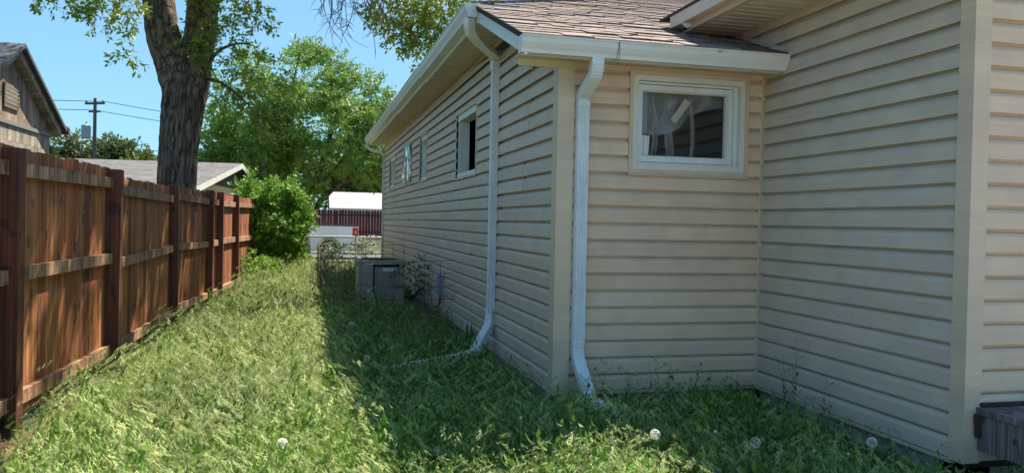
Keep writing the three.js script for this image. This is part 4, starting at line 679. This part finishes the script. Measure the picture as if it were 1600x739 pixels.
// ---------------------------------------------------------------- across the street: red fence, shed, pickup
{
  const f = thing('red_fence', 'dark red picket fence across the street behind the pickup', 'fence', [0, 0.28, -47.2]);
  for (let i = 0; i < 64; i++) { const x = -3.4 + i * 0.165, h = 1.60 + rr(-0.02, 0.02) + (x < 0.8 ? 0.03 : 0); const s = new THREE.Shape([[-0.066, 0], [0.066, 0], [0.066, h - 0.05], [0.035, h], [-0.035, h], [-0.066, h - 0.05]].map(q => new THREE.Vector2(...q))); const g = new THREE.ExtrudeGeometry(s, { depth: 0.02, bevelEnabled: false }); g.rotateZ(rr(-0.01, 0.01)); g.translate(x, 0.03, 0); mesh('picket', g, M.redfence[Math.floor(rnd() * 3)], f); }
  for (const y of [0.35, 1.3]) mesh('rail', span(-3.6, 7.3, y, y + 0.09, -0.045, -0.005), M.redfence[1], f);
  for (let x = -3.4; x < 7.3; x += 2.4) mesh('post', span(x, x + 0.1, -0.2, 1.55, -0.15, -0.05), M.redfence[1], f);
  const s = thing('shed', 'small shed with pale metal roof above the red fence', 'shed', [0, 0.28, -55]);
  const pale = mat(lin(0.24, 0.24, 0.25), 0.7), sw = mat(lin(0.52, 0.47, 0.38), 0.8);
  mesh('wall', span(1.55, 8.0, 0, 1.80, -4.4, -0.1), sw, s);
  for (let k = 0; k < 3; k++) mesh('roof_panel', slab([V(1.28 + 0, 1.83 + k * 0.38, 0.25 - k * 0.75), V(8.3, 1.83 + k * 0.38, 0.25 - k * 0.75), V(8.3, 2.22 + k * 0.38, -0.53 - k * 0.75), V(1.28, 2.22 + k * 0.38, -0.53 - k * 0.75)], 0.03), pale, s);
  mesh('rear_roof', slab([V(1.28, 2.98, -2.03), V(8.3, 2.98, -2.03), V(8.3, 1.83, -4.6), V(1.28, 1.83, -4.6)], 0.03), pale, s);
  mesh('eave_board', span(1.3, 8.3, 1.70, 1.80, 0.2, 0.24), sw, s);
  const w2 = thing('garden_wall', 'cream boundary wall beside the shed above the red fence', 'wall', [0, 0.28, -50]); mesh('wall', span(-4, 9, 0, 1.66, -0.1, 0.1), sw, w2);

  const t = thing('pickup_truck', 'white pickup truck parked on the street, its rear beside the round bush', 'truck', [0.88, -0.396, -38.0]);
  const paint = new THREE.MeshPhysicalMaterial({ color: lin(0.78, 0.79, 0.80), roughness: 0.3, clearcoat: 0.8, clearcoatRoughness: 0.1, side: THREE.DoubleSide }), black = mat(lin(0.015, 0.015, 0.016), 0.7), tyreM = mat(lin(0.02, 0.02, 0.02), 0.9), rimM = mat(lin(0.12, 0.12, 0.125), 0.4, { metalness: 0.6 });
  // rear wheel at x=0, tail at x=1.25, cab towards -x
  const arch = (cx, r) => { const o = []; for (let i = 0; i <= 14; i++) { const a = Math.PI * (1 - i / 14); o.push([cx + Math.cos(a) * r, 0.42 + Math.sin(a) * r]); } return o; };
  const bodyShape = new THREE.Shape([[-4.75, 0.50], [-4.2, 0.46], ...arch(-3.6, 0.57).map(p => p), [-2.9, 0.42], [-0.7, 0.42], ...arch(0, 0.57), [0.7, 0.48], [1.22, 0.55], [1.24, 1.44], [-1.35, 1.46], [-3.25, 1.20], [-4.65, 1.10], [-4.80, 0.9]].map(p => new THREE.Vector2(...p)));
  const bg = new THREE.ExtrudeGeometry(bodyShape, { depth: 1.86, bevelEnabled: true, bevelSize: 0.03, bevelThickness: 0.04, bevelSegments: 2 }); bg.translate(0, 0, -0.93);
  mesh('body', bg, paint, t);
  const cab = new THREE.Shape([[-1.38, 1.44], [-1.45, 1.90], [-1.62, 1.96], [-2.6, 1.95], [-3.3, 1.22]].map(p => new THREE.Vector2(...p))); const cg = new THREE.ExtrudeGeometry(cab, { depth: 1.6, bevelEnabled: true, bevelSize: 0.03, bevelThickness: 0.05, bevelSegments: 2 }); cg.translate(0, 0, -0.8); mesh('cab', cg, paint, t);
  mesh('side_window', new THREE.ExtrudeGeometry(new THREE.Shape([[-1.52, 1.5], [-1.56, 1.86], [-2.58, 1.86], [-3.0, 1.45]].map(p => new THREE.Vector2(...p))), { depth: 0.01, bevelEnabled: false }).translate(0, 0, 0.85), mat(lin(0.015, 0.017, 0.02), 0.05), t);
  for (const cx of [0, -3.6]) for (const s of [1, -1]) {
    const ty = new THREE.LatheGeometry([[0.24, -0.12], [0.36, -0.125], [0.395, -0.09], [0.40, 0], [0.395, 0.09], [0.36, 0.125], [0.24, 0.12]].map(q => new THREE.Vector2(...q)), 28).rotateX(Math.PI / 2).translate(cx, 0.40, s * 0.80); const w = mesh('wheel', ty, tyreM, t);
    mesh('rim', new THREE.LatheGeometry([[0, 0.06], [0.07, 0.07], [0.09, 0.03], [0.22, 0.05], [0.245, 0.11], [0.245, -0.1]].map(q => new THREE.Vector2(...q)), 18).rotateX(Math.PI / 2 * s).translate(cx, 0.40, s * 0.80), rimM, w);
    mesh('arch_lining', new THREE.CylinderGeometry(0.565, 0.565, 0.93, 20, 1, true, -Math.PI / 2, Math.PI).rotateX(Math.PI / 2).rotateZ(Math.PI / 2).translate(cx, 0.42, s * 0.5), black, t);
  }
  mesh('bed_rail_cap', [span(-1.3, 1.27, 1.47, 1.50, 0.80, 0.98), span(-1.3, 1.27, 1.47, 1.50, -0.98, -0.80)], black, t);
  for (const s of [1, -1]) { const l = mesh('tail_light', rbox(0.26, 0.42, 0.05, 0.01, 1.15, 1.20, s * 0.955), mat(lin(0.55, 0.02, 0.025), 0.25), t); mesh('reverse_lamp', rbox(0.05, 0.08, 0.012, 0.003, 1.17, 1.20, s * 0.985), M.white, l); }
  mesh('bumper', rbox(0.18, 0.22, 1.9, 0.03, 1.36, 0.60, 0), rimM, t); mesh('tailgate', rbox(0.05, 0.7, 1.5, 0.02, 1.275, 1.1, 0), paint, t);
}
// ---------------------------------------------------------------- chain-link fence
{
  const f = thing('chain_link_fence', 'low grey chain-link fence at the far end of the yard', 'fence', [0, 0, -21.6]);
  const x0 = -1.0, x1 = 3.4, H = 0.93, s = 0.085, w = [];
  mesh('top_rail', limb([V(x0, H, 0), V(x1, H, 0)], [0.021, 0.021], { n: 8 }), M.metal, f);
  for (let x = x0; x <= x1; x += 2.2) mesh('post', limb([V(x, -0.3, 0), V(x, H + 0.03, 0)], [0.025, 0.025], { n: 8 }), M.metal, f);
  for (let a = x0 - H; a < x1; a += s) for (const d of [1, -1]) { const p0 = V(a, d > 0 ? 0.03 : H - 0.02, 0.004 * d), p1 = V(a + H - 0.05, d > 0 ? H - 0.02 : 0.03, 0.004 * d); const t0 = Math.max(0, (x0 - p0.x) / (p1.x - p0.x)), t1 = Math.min(1, (x1 - p0.x) / (p1.x - p0.x)); if (t1 - t0 < 0.03) continue; w.push(limb([p0.clone().lerp(p1, t0), p0.clone().lerp(p1, t1)], [0.0032, 0.0032], { n: 4, sub: 1 })); }
  mesh('wire_mesh', w, M.metal, f);
}
// ---------------------------------------------------------------- air conditioner, wire panels, box on the wall
{
  const a = thing('air_conditioner', 'grey outdoor air conditioning unit beside the long house wall', 'air conditioner', [1.10, 0, -12.95]);
  const W = 0.35, H = 0.74;
  mesh('pad', rbox(0.86, 0.09, 0.86, 0.01, 0, 0.0, 0), M.conc, a);
  mesh('inner_coil', span(-W + 0.03, W - 0.03, 0.05, H - 0.07, -W + 0.03, W - 0.03), M.acdark, a);
  for (const [sx, sz] of [[1, 1], [-1, 1], [1, -1], [-1, -1]]) mesh('corner_panel', rbox(0.075, H - 0.05, 0.075, 0.006, sx * (W - 0.03), 0.045 + (H - 0.05) / 2, sz * (W - 0.03)), M.ac, a);
  mesh('service_panel', [span(-W - 0.003, -W + 0.22, 0.06, H - 0.03, W - 0.012, W + 0.012)], M.ac, a);
  mesh('nameplate', span(0.02, 0.22, H - 0.14, H - 0.09, W + 0.002, W + 0.006), M.white, a);
  mesh('dial', new THREE.CylinderGeometry(0.028, 0.028, 0.008, 14).rotateX(Math.PI / 2).translate(-0.20, 0.30, W + 0.016), M.white, a);
  for (const [nm, side] of [['front', 0], ['left', 1]]) for (let k = 0; k < 24; k++) { const y = 0.09 + k * 0.0245, g = side ? box(0.005, 0.019, 2 * W - 0.1, -W + 0.004, y, 0, 0, 0, -0.45) : box(2 * W - 0.3, 0.019, 0.005, 0.10, y, W - 0.004, -0.45, 0, 0); mesh('louvre', g, M.ac, a); }
  mesh('top_cover', [rbox(2 * W + 0.05, 0.05, 2 * W + 0.05, 0.012, 0, H, 0)], M.ac, a);
  const fan = []; for (let r = 0.06; r < 0.32; r += 0.03) fan.push(new THREE.TorusGeometry(r, 0.004, 5, 28).rotateX(Math.PI / 2).translate(0, H + 0.04, 0)); for (let k = 0; k < 8; k++) fan.push(box(0.30, 0.006, 0.006, 0.15, 0, 0).rotateY(k * Math.PI / 4).translate(0, H + 0.035, 0));
  mesh('fan_guard', fan, M.acdark, a);
  mesh('refrigerant_line', limb([V(0.32, 0.2, 0.1), V(0.5, 0.16, 0.15), V(0.62, 0.3, 0.2), V(0.70, 0.32, 0.2)], [0.022, 0.022, 0.022, 0.022], { n: 8 }), M.dark, a);

  const panel = (label, p0, p1, H, bend) => {
    const t = thing('wire_panel', label, 'wire fence', [p0[0], 0, p0[1]], 'rusty wire panels round the air conditioner'); const dx = p1[0] - p0[0], dz = p1[1] - p0[1], L = Math.hypot(dx, dz), q = (s, y) => V(dx * s / L + bend * Math.sin(s * 3), y + 0.012 * Math.sin(s * 4 + y), dz * s / L + bend * Math.sin(s * 2.4 + y));
    for (let s = 0; s <= L + 0.01; s += 0.2) mesh('upright_wire', limb([q(s, -0.08), q(s, H * 0.33), q(s, H * 0.66), q(s, H + rr(-0.01, 0.01))], [0.0035, 0.0035, 0.0035, 0.0035], { n: 5, sub: 2 }), M.wire, t);
    for (let y = 0.1; y <= H + 0.001; y += (H - 0.1) / 5) { const pts = []; for (let i = 0; i <= 6; i++) pts.push(q(L * i / 6, y)); mesh('cross_wire', limb(pts, pts.map(() => 0.0035), { n: 5, sub: 2 }), M.wire, t); }
  };
  panel('rusty wire panel standing in front of the air conditioner, reaching the wall', [0.22, -10.1], [1.78, -9.95], 0.90, 0.012);
  panel('rusty wire panel along the lawn side of the air conditioner', [0.20, -10.2], [0.15, -15.2], 0.90, 0.015);
  panel('rusty wire panel behind the air conditioner', [0.15, -15.3], [1.78, -15.2], 0.93, 0.01);

  const e = thing('electrical_box', 'small grey electrical box on the long wall right of the air conditioner', 'electrical box', [XA - 0.02, 0.40, -10.85]);
  mesh('cabinet', rbox(0.085, 0.25, 0.17, 0.008, -0.045, 0.125, 0), M.greybox, e); mesh('cover', rbox(0.012, 0.23, 0.16, 0.004, -0.094, 0.125, 0), M.greybox, e); mesh('cap', rbox(0.10, 0.02, 0.19, 0.004, -0.045, 0.258, 0), M.greybox, e);
  mesh('conduit', limb([V(-0.04, 0.0, -0.03), V(-0.05, -0.14, -0.05), V(-0.12, -0.22, -0.4), V(-0.25, -0.24, -1.2)], [0.012, 0.012, 0.012, 0.012], { n: 7 }), M.dark, e);
}

// ---------------------------------------------------------------- grass and weeds
const fenceX = z => -1.66 + Math.max(0, -9.5 - z) * 0.075 - Math.max(0, z + 7.8) * 0.035;
function blade(P, x, z, h, w, lean, az, droop) {
  // strip of three pieces, bending over
  const cx = Math.cos(az), cz = Math.sin(az), px = -cz, pz = cx; let prev = null, ang = lean, X = x, Y = 0, Z = z; const n = 4;
  for (let i = 0; i <= n; i++) {
    const ww = w * (1 - Math.pow(i / n, 1.6)) / 2, a = V(X - px * ww, Y, Z - pz * ww), b = V(X + px * ww, Y, Z + pz * ww);
    if (prev) { P.push(prev[0].x, prev[0].y, prev[0].z, prev[1].x, prev[1].y, prev[1].z, b.x, b.y, b.z); if (i < n) P.push(prev[0].x, prev[0].y, prev[0].z, b.x, b.y, b.z, a.x, a.y, a.z); }
    prev = [a, b]; ang += droop / n; X += cx * Math.sin(ang) * h / n; Z += cz * Math.sin(ang) * h / n; Y += Math.cos(ang) * h / n;
  }
  return V(X, Y, Z);
}
function tuftBlades(n, h0, h1, w, r, droop) { const P = []; for (let i = 0; i < n; i++) { const a = rnd() * 6.28, q = r * Math.sqrt(rnd()); blade(P, q * Math.cos(a), q * Math.sin(a), rr(h0, h1), w * rr(0.6, 1.3), rr(0, 0.35), rnd() * 6.28, droop * rr(0.3, 1.3)); } return fromTris(P); }
function tuftHeads(n, h0, h1, r) { // arching stems with a drooping bristly head
  const P = [];
  for (let i = 0; i < n; i++) {
    const a = rnd() * 6.28, q = r * Math.sqrt(rnd()), az = rnd() * 6.28, h = rr(h0, h1), dr = rr(0.5, 1.7), e = blade(P, q * Math.cos(a), q * Math.sin(a), h, 0.0028, rr(0, 0.25), az, dr);
    for (let k = 0; k < 18; k++) { const t = k / 18, s = V(e.x - Math.cos(az) * 0.06 * (1 - t) + rr(-0.008, 0.008), e.y + 0.035 * (1 - t), e.z - Math.sin(az) * 0.06 * (1 - t) + rr(-0.008, 0.008)), l = rr(0.012, 0.03), b = az + rr(-1.3, 1.3), d = V(Math.cos(b) * 0.75 * l, -l * rr(0.2, 1), Math.sin(b) * 0.75 * l), w = 0.0017; P.push(s.x - w, s.y, s.z, s.x + w, s.y, s.z + w, s.x + d.x, s.y + d.y, s.z + d.z); }
  }
  return fromTris(P);
}
function tuftLeafy(n, h, L, W, r) {
  const P = [], m = new THREE.Matrix4();
  for (let i = 0; i < n; i++) { const a = rnd() * 6.28, q = r * Math.sqrt(rnd()), hh = h * rr(0.3, 1), x = q * Math.cos(a), z = q * Math.sin(a), lx = rr(-0.3, 0.3), lz = rr(-0.3, 0.3), w = 0.0015; P.push(x - w, 0, z, x + w, 0, z, x + lx * hh, hh, z + lz * hh);
    const k = 3 + Math.floor(rnd() * 4); for (let j = 0; j < k; j++) { const t = (j + 1) / k; m.makeRotationFromEuler(new THREE.Euler(0, rnd() * 6.28, 0)).multiply(new THREE.Matrix4().makeRotationX(rr(0.5, 1.5))); m.setPosition(x + lx * hh * t, hh * t, z + lz * hh * t); const s = rr(0.6, 1.25); leafTris(L * s, W * s, m, P); } }
  return fromTris(P);
}
{
  const kinds = {
    green_grass: { geos: [0, 1, 2].map(() => tuftBlades(30, 0.05, 0.19, 0.0042, 0.075, 0.6)), col: [0.098, 0.20, 0.026], label: 'green grass blades covering the side yard', m: [[], [], []], c: [[], [], []] },
    seeding_grass: { geos: [0, 1, 2].map(() => tuftHeads(12, 0.15, 0.31, 0.075)), col: [0.31, 0.41, 0.165], label: 'feathery pale seeding grass in the side yard', m: [[], [], []], c: [[], [], []] },
    leafy_weeds: { geos: [tuftLeafy(12, 0.18, 0.023, 0.011, 0.07), tuftLeafy(9, 0.26, 0.034, 0.016, 0.06), tuftLeafy(7, 0.13, 0.048, 0.028, 0.08)], col: [0.105, 0.215, 0.028], label: 'low leafy weeds among the grass', m: [[], [], []], c: [[], [], []] },
    dry_grass: { geos: [0].map(() => tuftBlades(22, 0.04, 0.14, 0.0035, 0.08, 1.8)), col: [0.34, 0.26, 0.12], label: 'dry straw patches in the lawn and along the fence', m: [[]], c: [[]] },
  };
  const put = (k, x, z, s) => { const q = 0.55 + 0.95 * fbm(x * 2.4 + 3, z * 2.4 + 41, 139, 3, 0, 0); const K = kinds[k], i = Math.floor(rnd() * K.geos.length); K.m[i].push(new THREE.Matrix4().compose(V(x, groundY(x, z) + 0.045 * (fbm(x * 2.2 + 50, z * 2.2 + 90, 91, 3, 0, 0) - 0.5) - 0.01, z), new THREE.Quaternion().setFromEuler(new THREE.Euler(rr(-0.15, 0.15), rnd() * 6.28, rr(-0.15, 0.15))), V(s, s * rr(0.75, 1.25), s))); K.c[i].push(tint([K.col[0] * q, K.col[1] * q, K.col[2] * q], 0.40, 0.30)); };
  const blocked = (x, z) => (z < ZB && x > XA - 0.05) || (z >= ZB && z < ZC && x > XC - 0.06) || (z >= ZC && x > 3.9) || (Math.abs(x - 1.10) < 0.42 && Math.abs(z + 12.95) < 0.42);
  const zone = (x0, x1, z0, z1, per, f) => { const n = Math.round((x1 - x0) * (z1 - z0) * per); for (let i = 0; i < n; i++) { const x = rr(x0, x1), z = rr(z0, z1); if (blocked(x, z) || x < fenceX(z) - 0.02) continue; f(x, z); } };
  const patch = (x, z) => fbm(x * 1.1 + 30, z * 1.1 + 70, 121, 3, 0, 0);
  const dry = (x, z) => Math.exp(-(((x + 0.75) / 0.45) ** 2 + ((z + 11.2) / 1.1) ** 2)) + 1.0 * Math.exp(-(((x - fenceX(z) - 0.16) / 0.30) ** 2)) * (z > -8.5 ? 0.95 : 0.6) + 0.35 * Math.exp(-(((x + 0.3) / 0.5) ** 2 + ((z + 15.5) / 1.8) ** 2));
  const bareC = (x, z) => z > ZB - 0.2 && z < ZC + 0.3 ? Math.exp(-(((x - 3.5) / 0.35) ** 2)) : 0;
  const plant = (x, z, s) => {
    const d = dry(x, z), p = patch(x, z);
    if (rnd() < bareC(x, z) * 0.85) return; if (x - fenceX(z) < 0.28 && z > -10 && rnd() < 0.55) return;
    const hp = 0.42 + 1.25 * fbm(x * 3.6 + 11, z * 3.6 + 17, 131, 3, 0, 0); s *= hp; if (Math.hypot(x - 1.1, z + 12.0) < 0.8) s *= 0.6;
    if (x > 0.3) s *= 0.86; if (x - fenceX(z) < 0.4) s *= 0.55; if ((z < ZB && XA - x < 0.4) || (z > ZB && XC - x < 0.5) || (z > ZB && z < ZB + 0.35 && x > XA)) s *= 0.72; if (x > 1.85 && x < 2.08 && z > -5.5 && z < -5.0) s *= 0.6; if (x > 0.6 && x < 1.75 && Math.abs(z - (-7.44 + (1.56 - x) * 0.62)) < 0.16) s *= 0.6;
    if (rnd() < d) { if (rnd() < 0.75) put('dry_grass', x, z, s); return; }
    const front = z > -5.0, sunny = x < 0.2;
    const r = rnd();
    if (fbm(x * 3.1 + 5, z * 3.1 + 8, 137, 2, 0, 0) < 0.36 && rnd() < 0.6) return;
    const seedy = sunny ? (front ? 0.24 : 0.40) : 0.12, leafy = front ? 0.60 : (p > 0.5 ? 0.54 : 0.38);
    if (r < seedy * (0.5 + p)) put('seeding_grass', x, z, s * rr(0.8, 1.15)); else if (r < seedy + leafy) put('leafy_weeds', x, z, s * rr(0.8, 1.35)); else put('green_grass', x, z, s * rr(0.75, 1.2));
  };
  zone(-2.2, 3.9, -6.2, -2.9, 800, (x, z) => plant(x, z, 1));
  zone(-2.0, 3.5, -9.5, -6.2, 620, (x, z) => plant(x, z, 1.1));
  zone(-1.9, 1.9, -15, -9.5, 360, (x, z) => plant(x, z, 1.2));
  zone(-1.7, 1.9, -21.5, -15, 220, (x, z) => plant(x, z, 1.25));
  zone(-3, 6, -31, -21.5, 40, (x, z) => put('green_grass', x, z, 1.6));
  zone(-4, 8, -47, -43, 40, (x, z) => put('green_grass', x, z, 1.5));
  for (const [k, K] of Object.entries(kinds)) {
    const g = new THREE.Group(); g.name = k; g.userData = { label: K.label, category: k === 'leafy_weeds' ? 'weeds' : 'grass', kind: 'stuff' }; scene.add(g);
    K.geos.forEach((geo, i) => instanced('tufts', geo, M.blade, K.m[i], K.c[i], g));
    console.log(k, K.m.map(a => a.length).join(' '));
  }
}
// ---------------------------------------------------------------- single plants
{
  const stemM = mat(lin(0.24, 0.27, 0.12), 0.8), fluffM = leafMat([0.80, 0.79, 0.74], 0.5, 1), brownM = mat(lin(0.22, 0.15, 0.09), 0.9);
  const clock = (x, z, h, label, full = 1, r = 0.024) => {
    const d = thing('dandelion', label, 'dandelion', [x, 0, z], 'dandelion seed heads in the yard'), lx = rr(-0.04, 0.04);
    mesh('stem', limb([V(-lx, -0.02, 0), V(-lx * 0.4, h * 0.5, 0.004), V(0, h, 0)], [0.0028, 0.0024, 0.002], { n: 6, sub: 3 }), stemM, d);
    const P = []; for (let i = 0; i < 120 * full; i++) { const q = sphereDir(), s = q.clone().multiplyScalar(r); const u = V(0, 1, 0).cross(q).normalize(), v = q.clone().cross(u), w = 0.00035; P.push(-u.x * w, h - u.y * w, -u.z * w, u.x * w, h + u.y * w, u.z * w, s.x, h + s.y, s.z);
      for (let k = 0; k < 6; k++) { const a = k * 1.05, e = s.clone().addScaledVector(u, Math.cos(a) * 0.0065).addScaledVector(v, Math.sin(a) * 0.0065).addScaledVector(q, 0.003), f = s.clone().addScaledVector(u, Math.cos(a + 0.16) * 0.006).addScaledVector(v, Math.sin(a + 0.16) * 0.006); P.push(s.x, h + s.y, s.z, e.x, h + e.y, e.z, f.x, h + f.y, f.z); } }
    mesh('seed_head', fromTris(P), fluffM, d); mesh('core', new THREE.IcosahedronGeometry(0.006, 1).translate(0, h, 0), brownM, d);
  };
  clock(1.77, -3.87, 0.31, 'white dandelion seed head nearest the end of the fallen downspout extension'); clock(2.21, -3.63, 0.31, 'grey dandelion seed head in front of the inside corner of the walls', 0.7); clock(2.77, -3.47, 0.33, 'tilted dandelion seed head nearest the wing corner', 0.8, 0.022);
  clock(-0.11, -4.06, 0.30, 'dandelion seed head in the sunlit weeds left of the house shadow', 1, 0.024); clock(0.43, -8.25, 0.34, 'dandelion seed head in the shade near the air conditioner', 0.8); clock(0.46, -6.45, 0.30, 'dandelion seed head in the middle of the house shadow', 0.8);
  const bare = (x, z, h, label) => { const d = thing('dandelion_stalk', label, 'stalk', [x, 0, z], 'bare dandelion stalks'); mesh('stem', limb([V(rr(-0.03, 0.03), -0.02, 0), V(0.004, h * 0.5, 0), V(0, h, 0)], [0.0026, 0.0023, 0.002], { n: 6, sub: 3 }), stemM, d); mesh('bald_head', new THREE.LatheGeometry([[0.0, -0.004], [0.006, -0.003], [0.0075, 0.004], [0.004, 0.009], [0, 0.011]].map(q => new THREE.Vector2(...q)), 8).translate(0, h, 0), mat(lin(0.55, 0.52, 0.42), 0.8), d); };
  bare(1.52, -3.80, 0.30, 'bare stalk left of the white dandelion seed head'); bare(2.05, -3.75, 0.34, 'bare stalk between the two front seed heads'); bare(2.46, -3.5, 0.29, 'bare stalk left of the tilted seed head'); bare(2.62, -3.45, 0.28, 'bare stalk just left of the tilted seed head'); bare(1.13, -4.2, 0.34, 'bare stalk at the lit front edge of the house shadow');
  // tall seeding weeds
  const weed = (x, z, h, label, col, n = 7) => {
    const d = thing('tall_weed', label, 'weed', [x, 0, z], 'tall seeding weeds'), st = [], P = [], lx = rr(-0.08, 0.08);
    st.push(limb([V(0, -0.02, 0), V(lx * 0.4, h * 0.5, 0), V(lx, h, 0)], [0.003, 0.0025, 0.0012], { n: 5, sub: 3 }));
    const m = new THREE.Matrix4();
    for (let i = 0; i < n; i++) { const t = 0.35 + 0.65 * i / n, a = i * 2.4, l = 0.09 * (1.2 - t * 0.7), s = V(lx * t, h * t, 0), e = V(s.x + Math.cos(a) * l, s.y + l * 0.8, s.z + Math.sin(a) * l); st.push(limb([s, s.clone().lerp(e, 0.5).add(V(0, 0.006, 0)), e], [0.0016, 0.0012, 0.0008], { n: 4, sub: 2 }));
      for (let k = 0; k < 9; k++) { const p = s.clone().lerp(e, 0.3 + 0.7 * k / 9); m.makeRotationFromEuler(new THREE.Euler(rnd() * 3, rnd() * 6, rnd() * 3)); m.setPosition(p.x, p.y, p.z); leafTris(rr(0.008, 0.016), rr(0.005, 0.009), m, P); } }
    for (let i = 0; i < 10; i++) { const t = rr(0.05, 0.6); m.makeRotationFromEuler(new THREE.Euler(0, rnd() * 6.28, 0)).multiply(new THREE.Matrix4().makeRotationX(rr(0.6, 1.2))); m.setPosition(lx * t, h * t, 0); leafTris(rr(0.04, 0.07), 0.015, m, P); }
    mesh('stalk', st, stemM, d); mesh('seeds_and_leaves', fromTris(P), leafMat(col, 0.35, 0.8), d);
  };
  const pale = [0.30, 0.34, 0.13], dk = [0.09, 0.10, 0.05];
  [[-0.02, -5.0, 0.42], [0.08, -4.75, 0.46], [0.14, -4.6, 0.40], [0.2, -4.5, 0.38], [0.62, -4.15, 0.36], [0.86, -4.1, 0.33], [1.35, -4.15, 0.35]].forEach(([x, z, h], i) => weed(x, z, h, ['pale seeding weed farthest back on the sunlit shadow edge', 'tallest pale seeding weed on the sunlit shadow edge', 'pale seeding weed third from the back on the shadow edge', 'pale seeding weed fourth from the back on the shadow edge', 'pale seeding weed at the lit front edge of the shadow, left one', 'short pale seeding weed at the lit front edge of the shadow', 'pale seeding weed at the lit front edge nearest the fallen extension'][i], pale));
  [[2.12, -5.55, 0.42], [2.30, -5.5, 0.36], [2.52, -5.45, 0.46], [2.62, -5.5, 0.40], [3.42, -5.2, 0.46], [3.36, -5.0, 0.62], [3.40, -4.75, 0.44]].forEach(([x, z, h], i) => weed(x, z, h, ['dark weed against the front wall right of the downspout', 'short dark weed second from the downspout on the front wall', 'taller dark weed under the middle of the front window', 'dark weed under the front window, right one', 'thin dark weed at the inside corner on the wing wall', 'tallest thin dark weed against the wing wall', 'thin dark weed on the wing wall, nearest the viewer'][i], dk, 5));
  // seedling with pinnate leaves between the unit and the wall
  const seedling = (x, z, h, label, n, col) => { const d = thing('leafy_seedling', label, 'plant', [x, 0, z]); const P = [], m = new THREE.Matrix4(), st = [limb([V(0, -0.02, 0), V(0.02, h * 0.5, 0.02), V(0, h, 0)], [0.008, 0.006, 0.003], { n: 6 })];
    for (let i = 0; i < n; i++) { const a = i * 2.4 + rr(-0.4, 0.4), t = 0.35 + 0.65 * i / n, s = V(0, h * t, 0), L = rr(0.22, 0.36), e = V(Math.cos(a) * L, h * t + L * rr(0.0, 0.35), Math.sin(a) * L); st.push(limb([s, s.clone().lerp(e, 0.5).add(V(0, 0.05, 0)), e], [0.003, 0.0025, 0.0015], { n: 4, sub: 2 }));
      for (let k = 1; k <= 6; k++) for (const sd of [-1, 1]) { const p = s.clone().lerp(e, k / 6).add(V(0, 0.05 * Math.sin(k / 6 * Math.PI), 0)); m.makeRotationFromEuler(new THREE.Euler(0, -a + Math.PI / 2 * (sd > 0 ? 2 : 0), 0)).multiply(new THREE.Matrix4().makeRotationX(rr(0.9, 2.4))); m.setPosition(p.x, p.y, p.z); leafTris(rr(0.08, 0.13), 0.045, m, P); } }
    mesh('stem', st, M.twig, d); mesh('leaves', fromTris(P), leafMat(col, 0.35, 0.6), d); };
  seedling(1.55, -12.1, 0.80, 'leafy tree seedling between the air conditioner and the wall', 11, [0.07, 0.13, 0.035]);
  seedling(0.55, -16.2, 0.85, 'leafy weed behind the wire panel by the lawn', 9, [0.08, 0.15, 0.03]); seedling(0.55, -20.5, 0.75, 'leafy weed against the chain-link fence in front of the truck wheel', 16, [0.07, 0.14, 0.035]); seedling(1.3, -20.3, 0.95, 'leafy vine plant against the chain-link fence', 22, [0.06, 0.12, 0.03]); seedling(1.62, -20.7, 0.8, 'leafy plant on the chain-link fence nearest the house corner', 10, [0.12, 0.2, 0.03]);
  // dock leaf by the side downspout
  { const d = thing('dock_plant', 'broad-leaved dock plant at the wall behind the side downspout', 'plant', [1.68, 0, -8.35]); const P = [], m = new THREE.Matrix4(); for (let i = 0; i < 5; i++) { m.makeRotationFromEuler(new THREE.Euler(0, i * 1.3, 0)).multiply(new THREE.Matrix4().makeRotationX(rr(0.1, 0.5))); m.setPosition(0, 0.02, 0); leafTris(rr(0.22, 0.34), 0.07, m, P); } mesh('leaves', fromTris(P), leafMat([0.10, 0.17, 0.04], 0.3, 0.5), d); }
  // dead brown stems round the wire panels
  const dead = []; for (let i = 0; i < 70; i++) { const x = 0.12 + rr(-0.06, 0.35) * (rnd() < 0.7 ? 1 : 3), z = rr(-14.8, -10.4), h = rr(0.3, 0.85); dead.push(limb([V(x, 0, z), V(x + rr(-0.06, 0.06), h * 0.5, z), V(x + rr(-0.14, 0.14), h, z + rr(-0.1, 0.1))], [0.004, 0.003, 0.002], { n: 4, sub: 2 })); } for (let i = 0; i < 14; i++) { const x = rr(1.45, 1.75), z = rr(-11.6, -9.7), h = rr(0.3, 0.8); dead.push(limb([V(x, 0, z), V(x + rr(-0.05, 0.05), h * 0.5, z), V(x + rr(-0.1, 0.1), h, z)], [0.004, 0.003, 0.002], { n: 4, sub: 2 })); }
  tag(mesh('dead_stems', dead, mat(lin(0.21, 0.145, 0.10), 0.95)), 'dead brown stems tangled in the wire panels', 'weeds', null, 'stuff');
}
renderer.render(scene, camera);
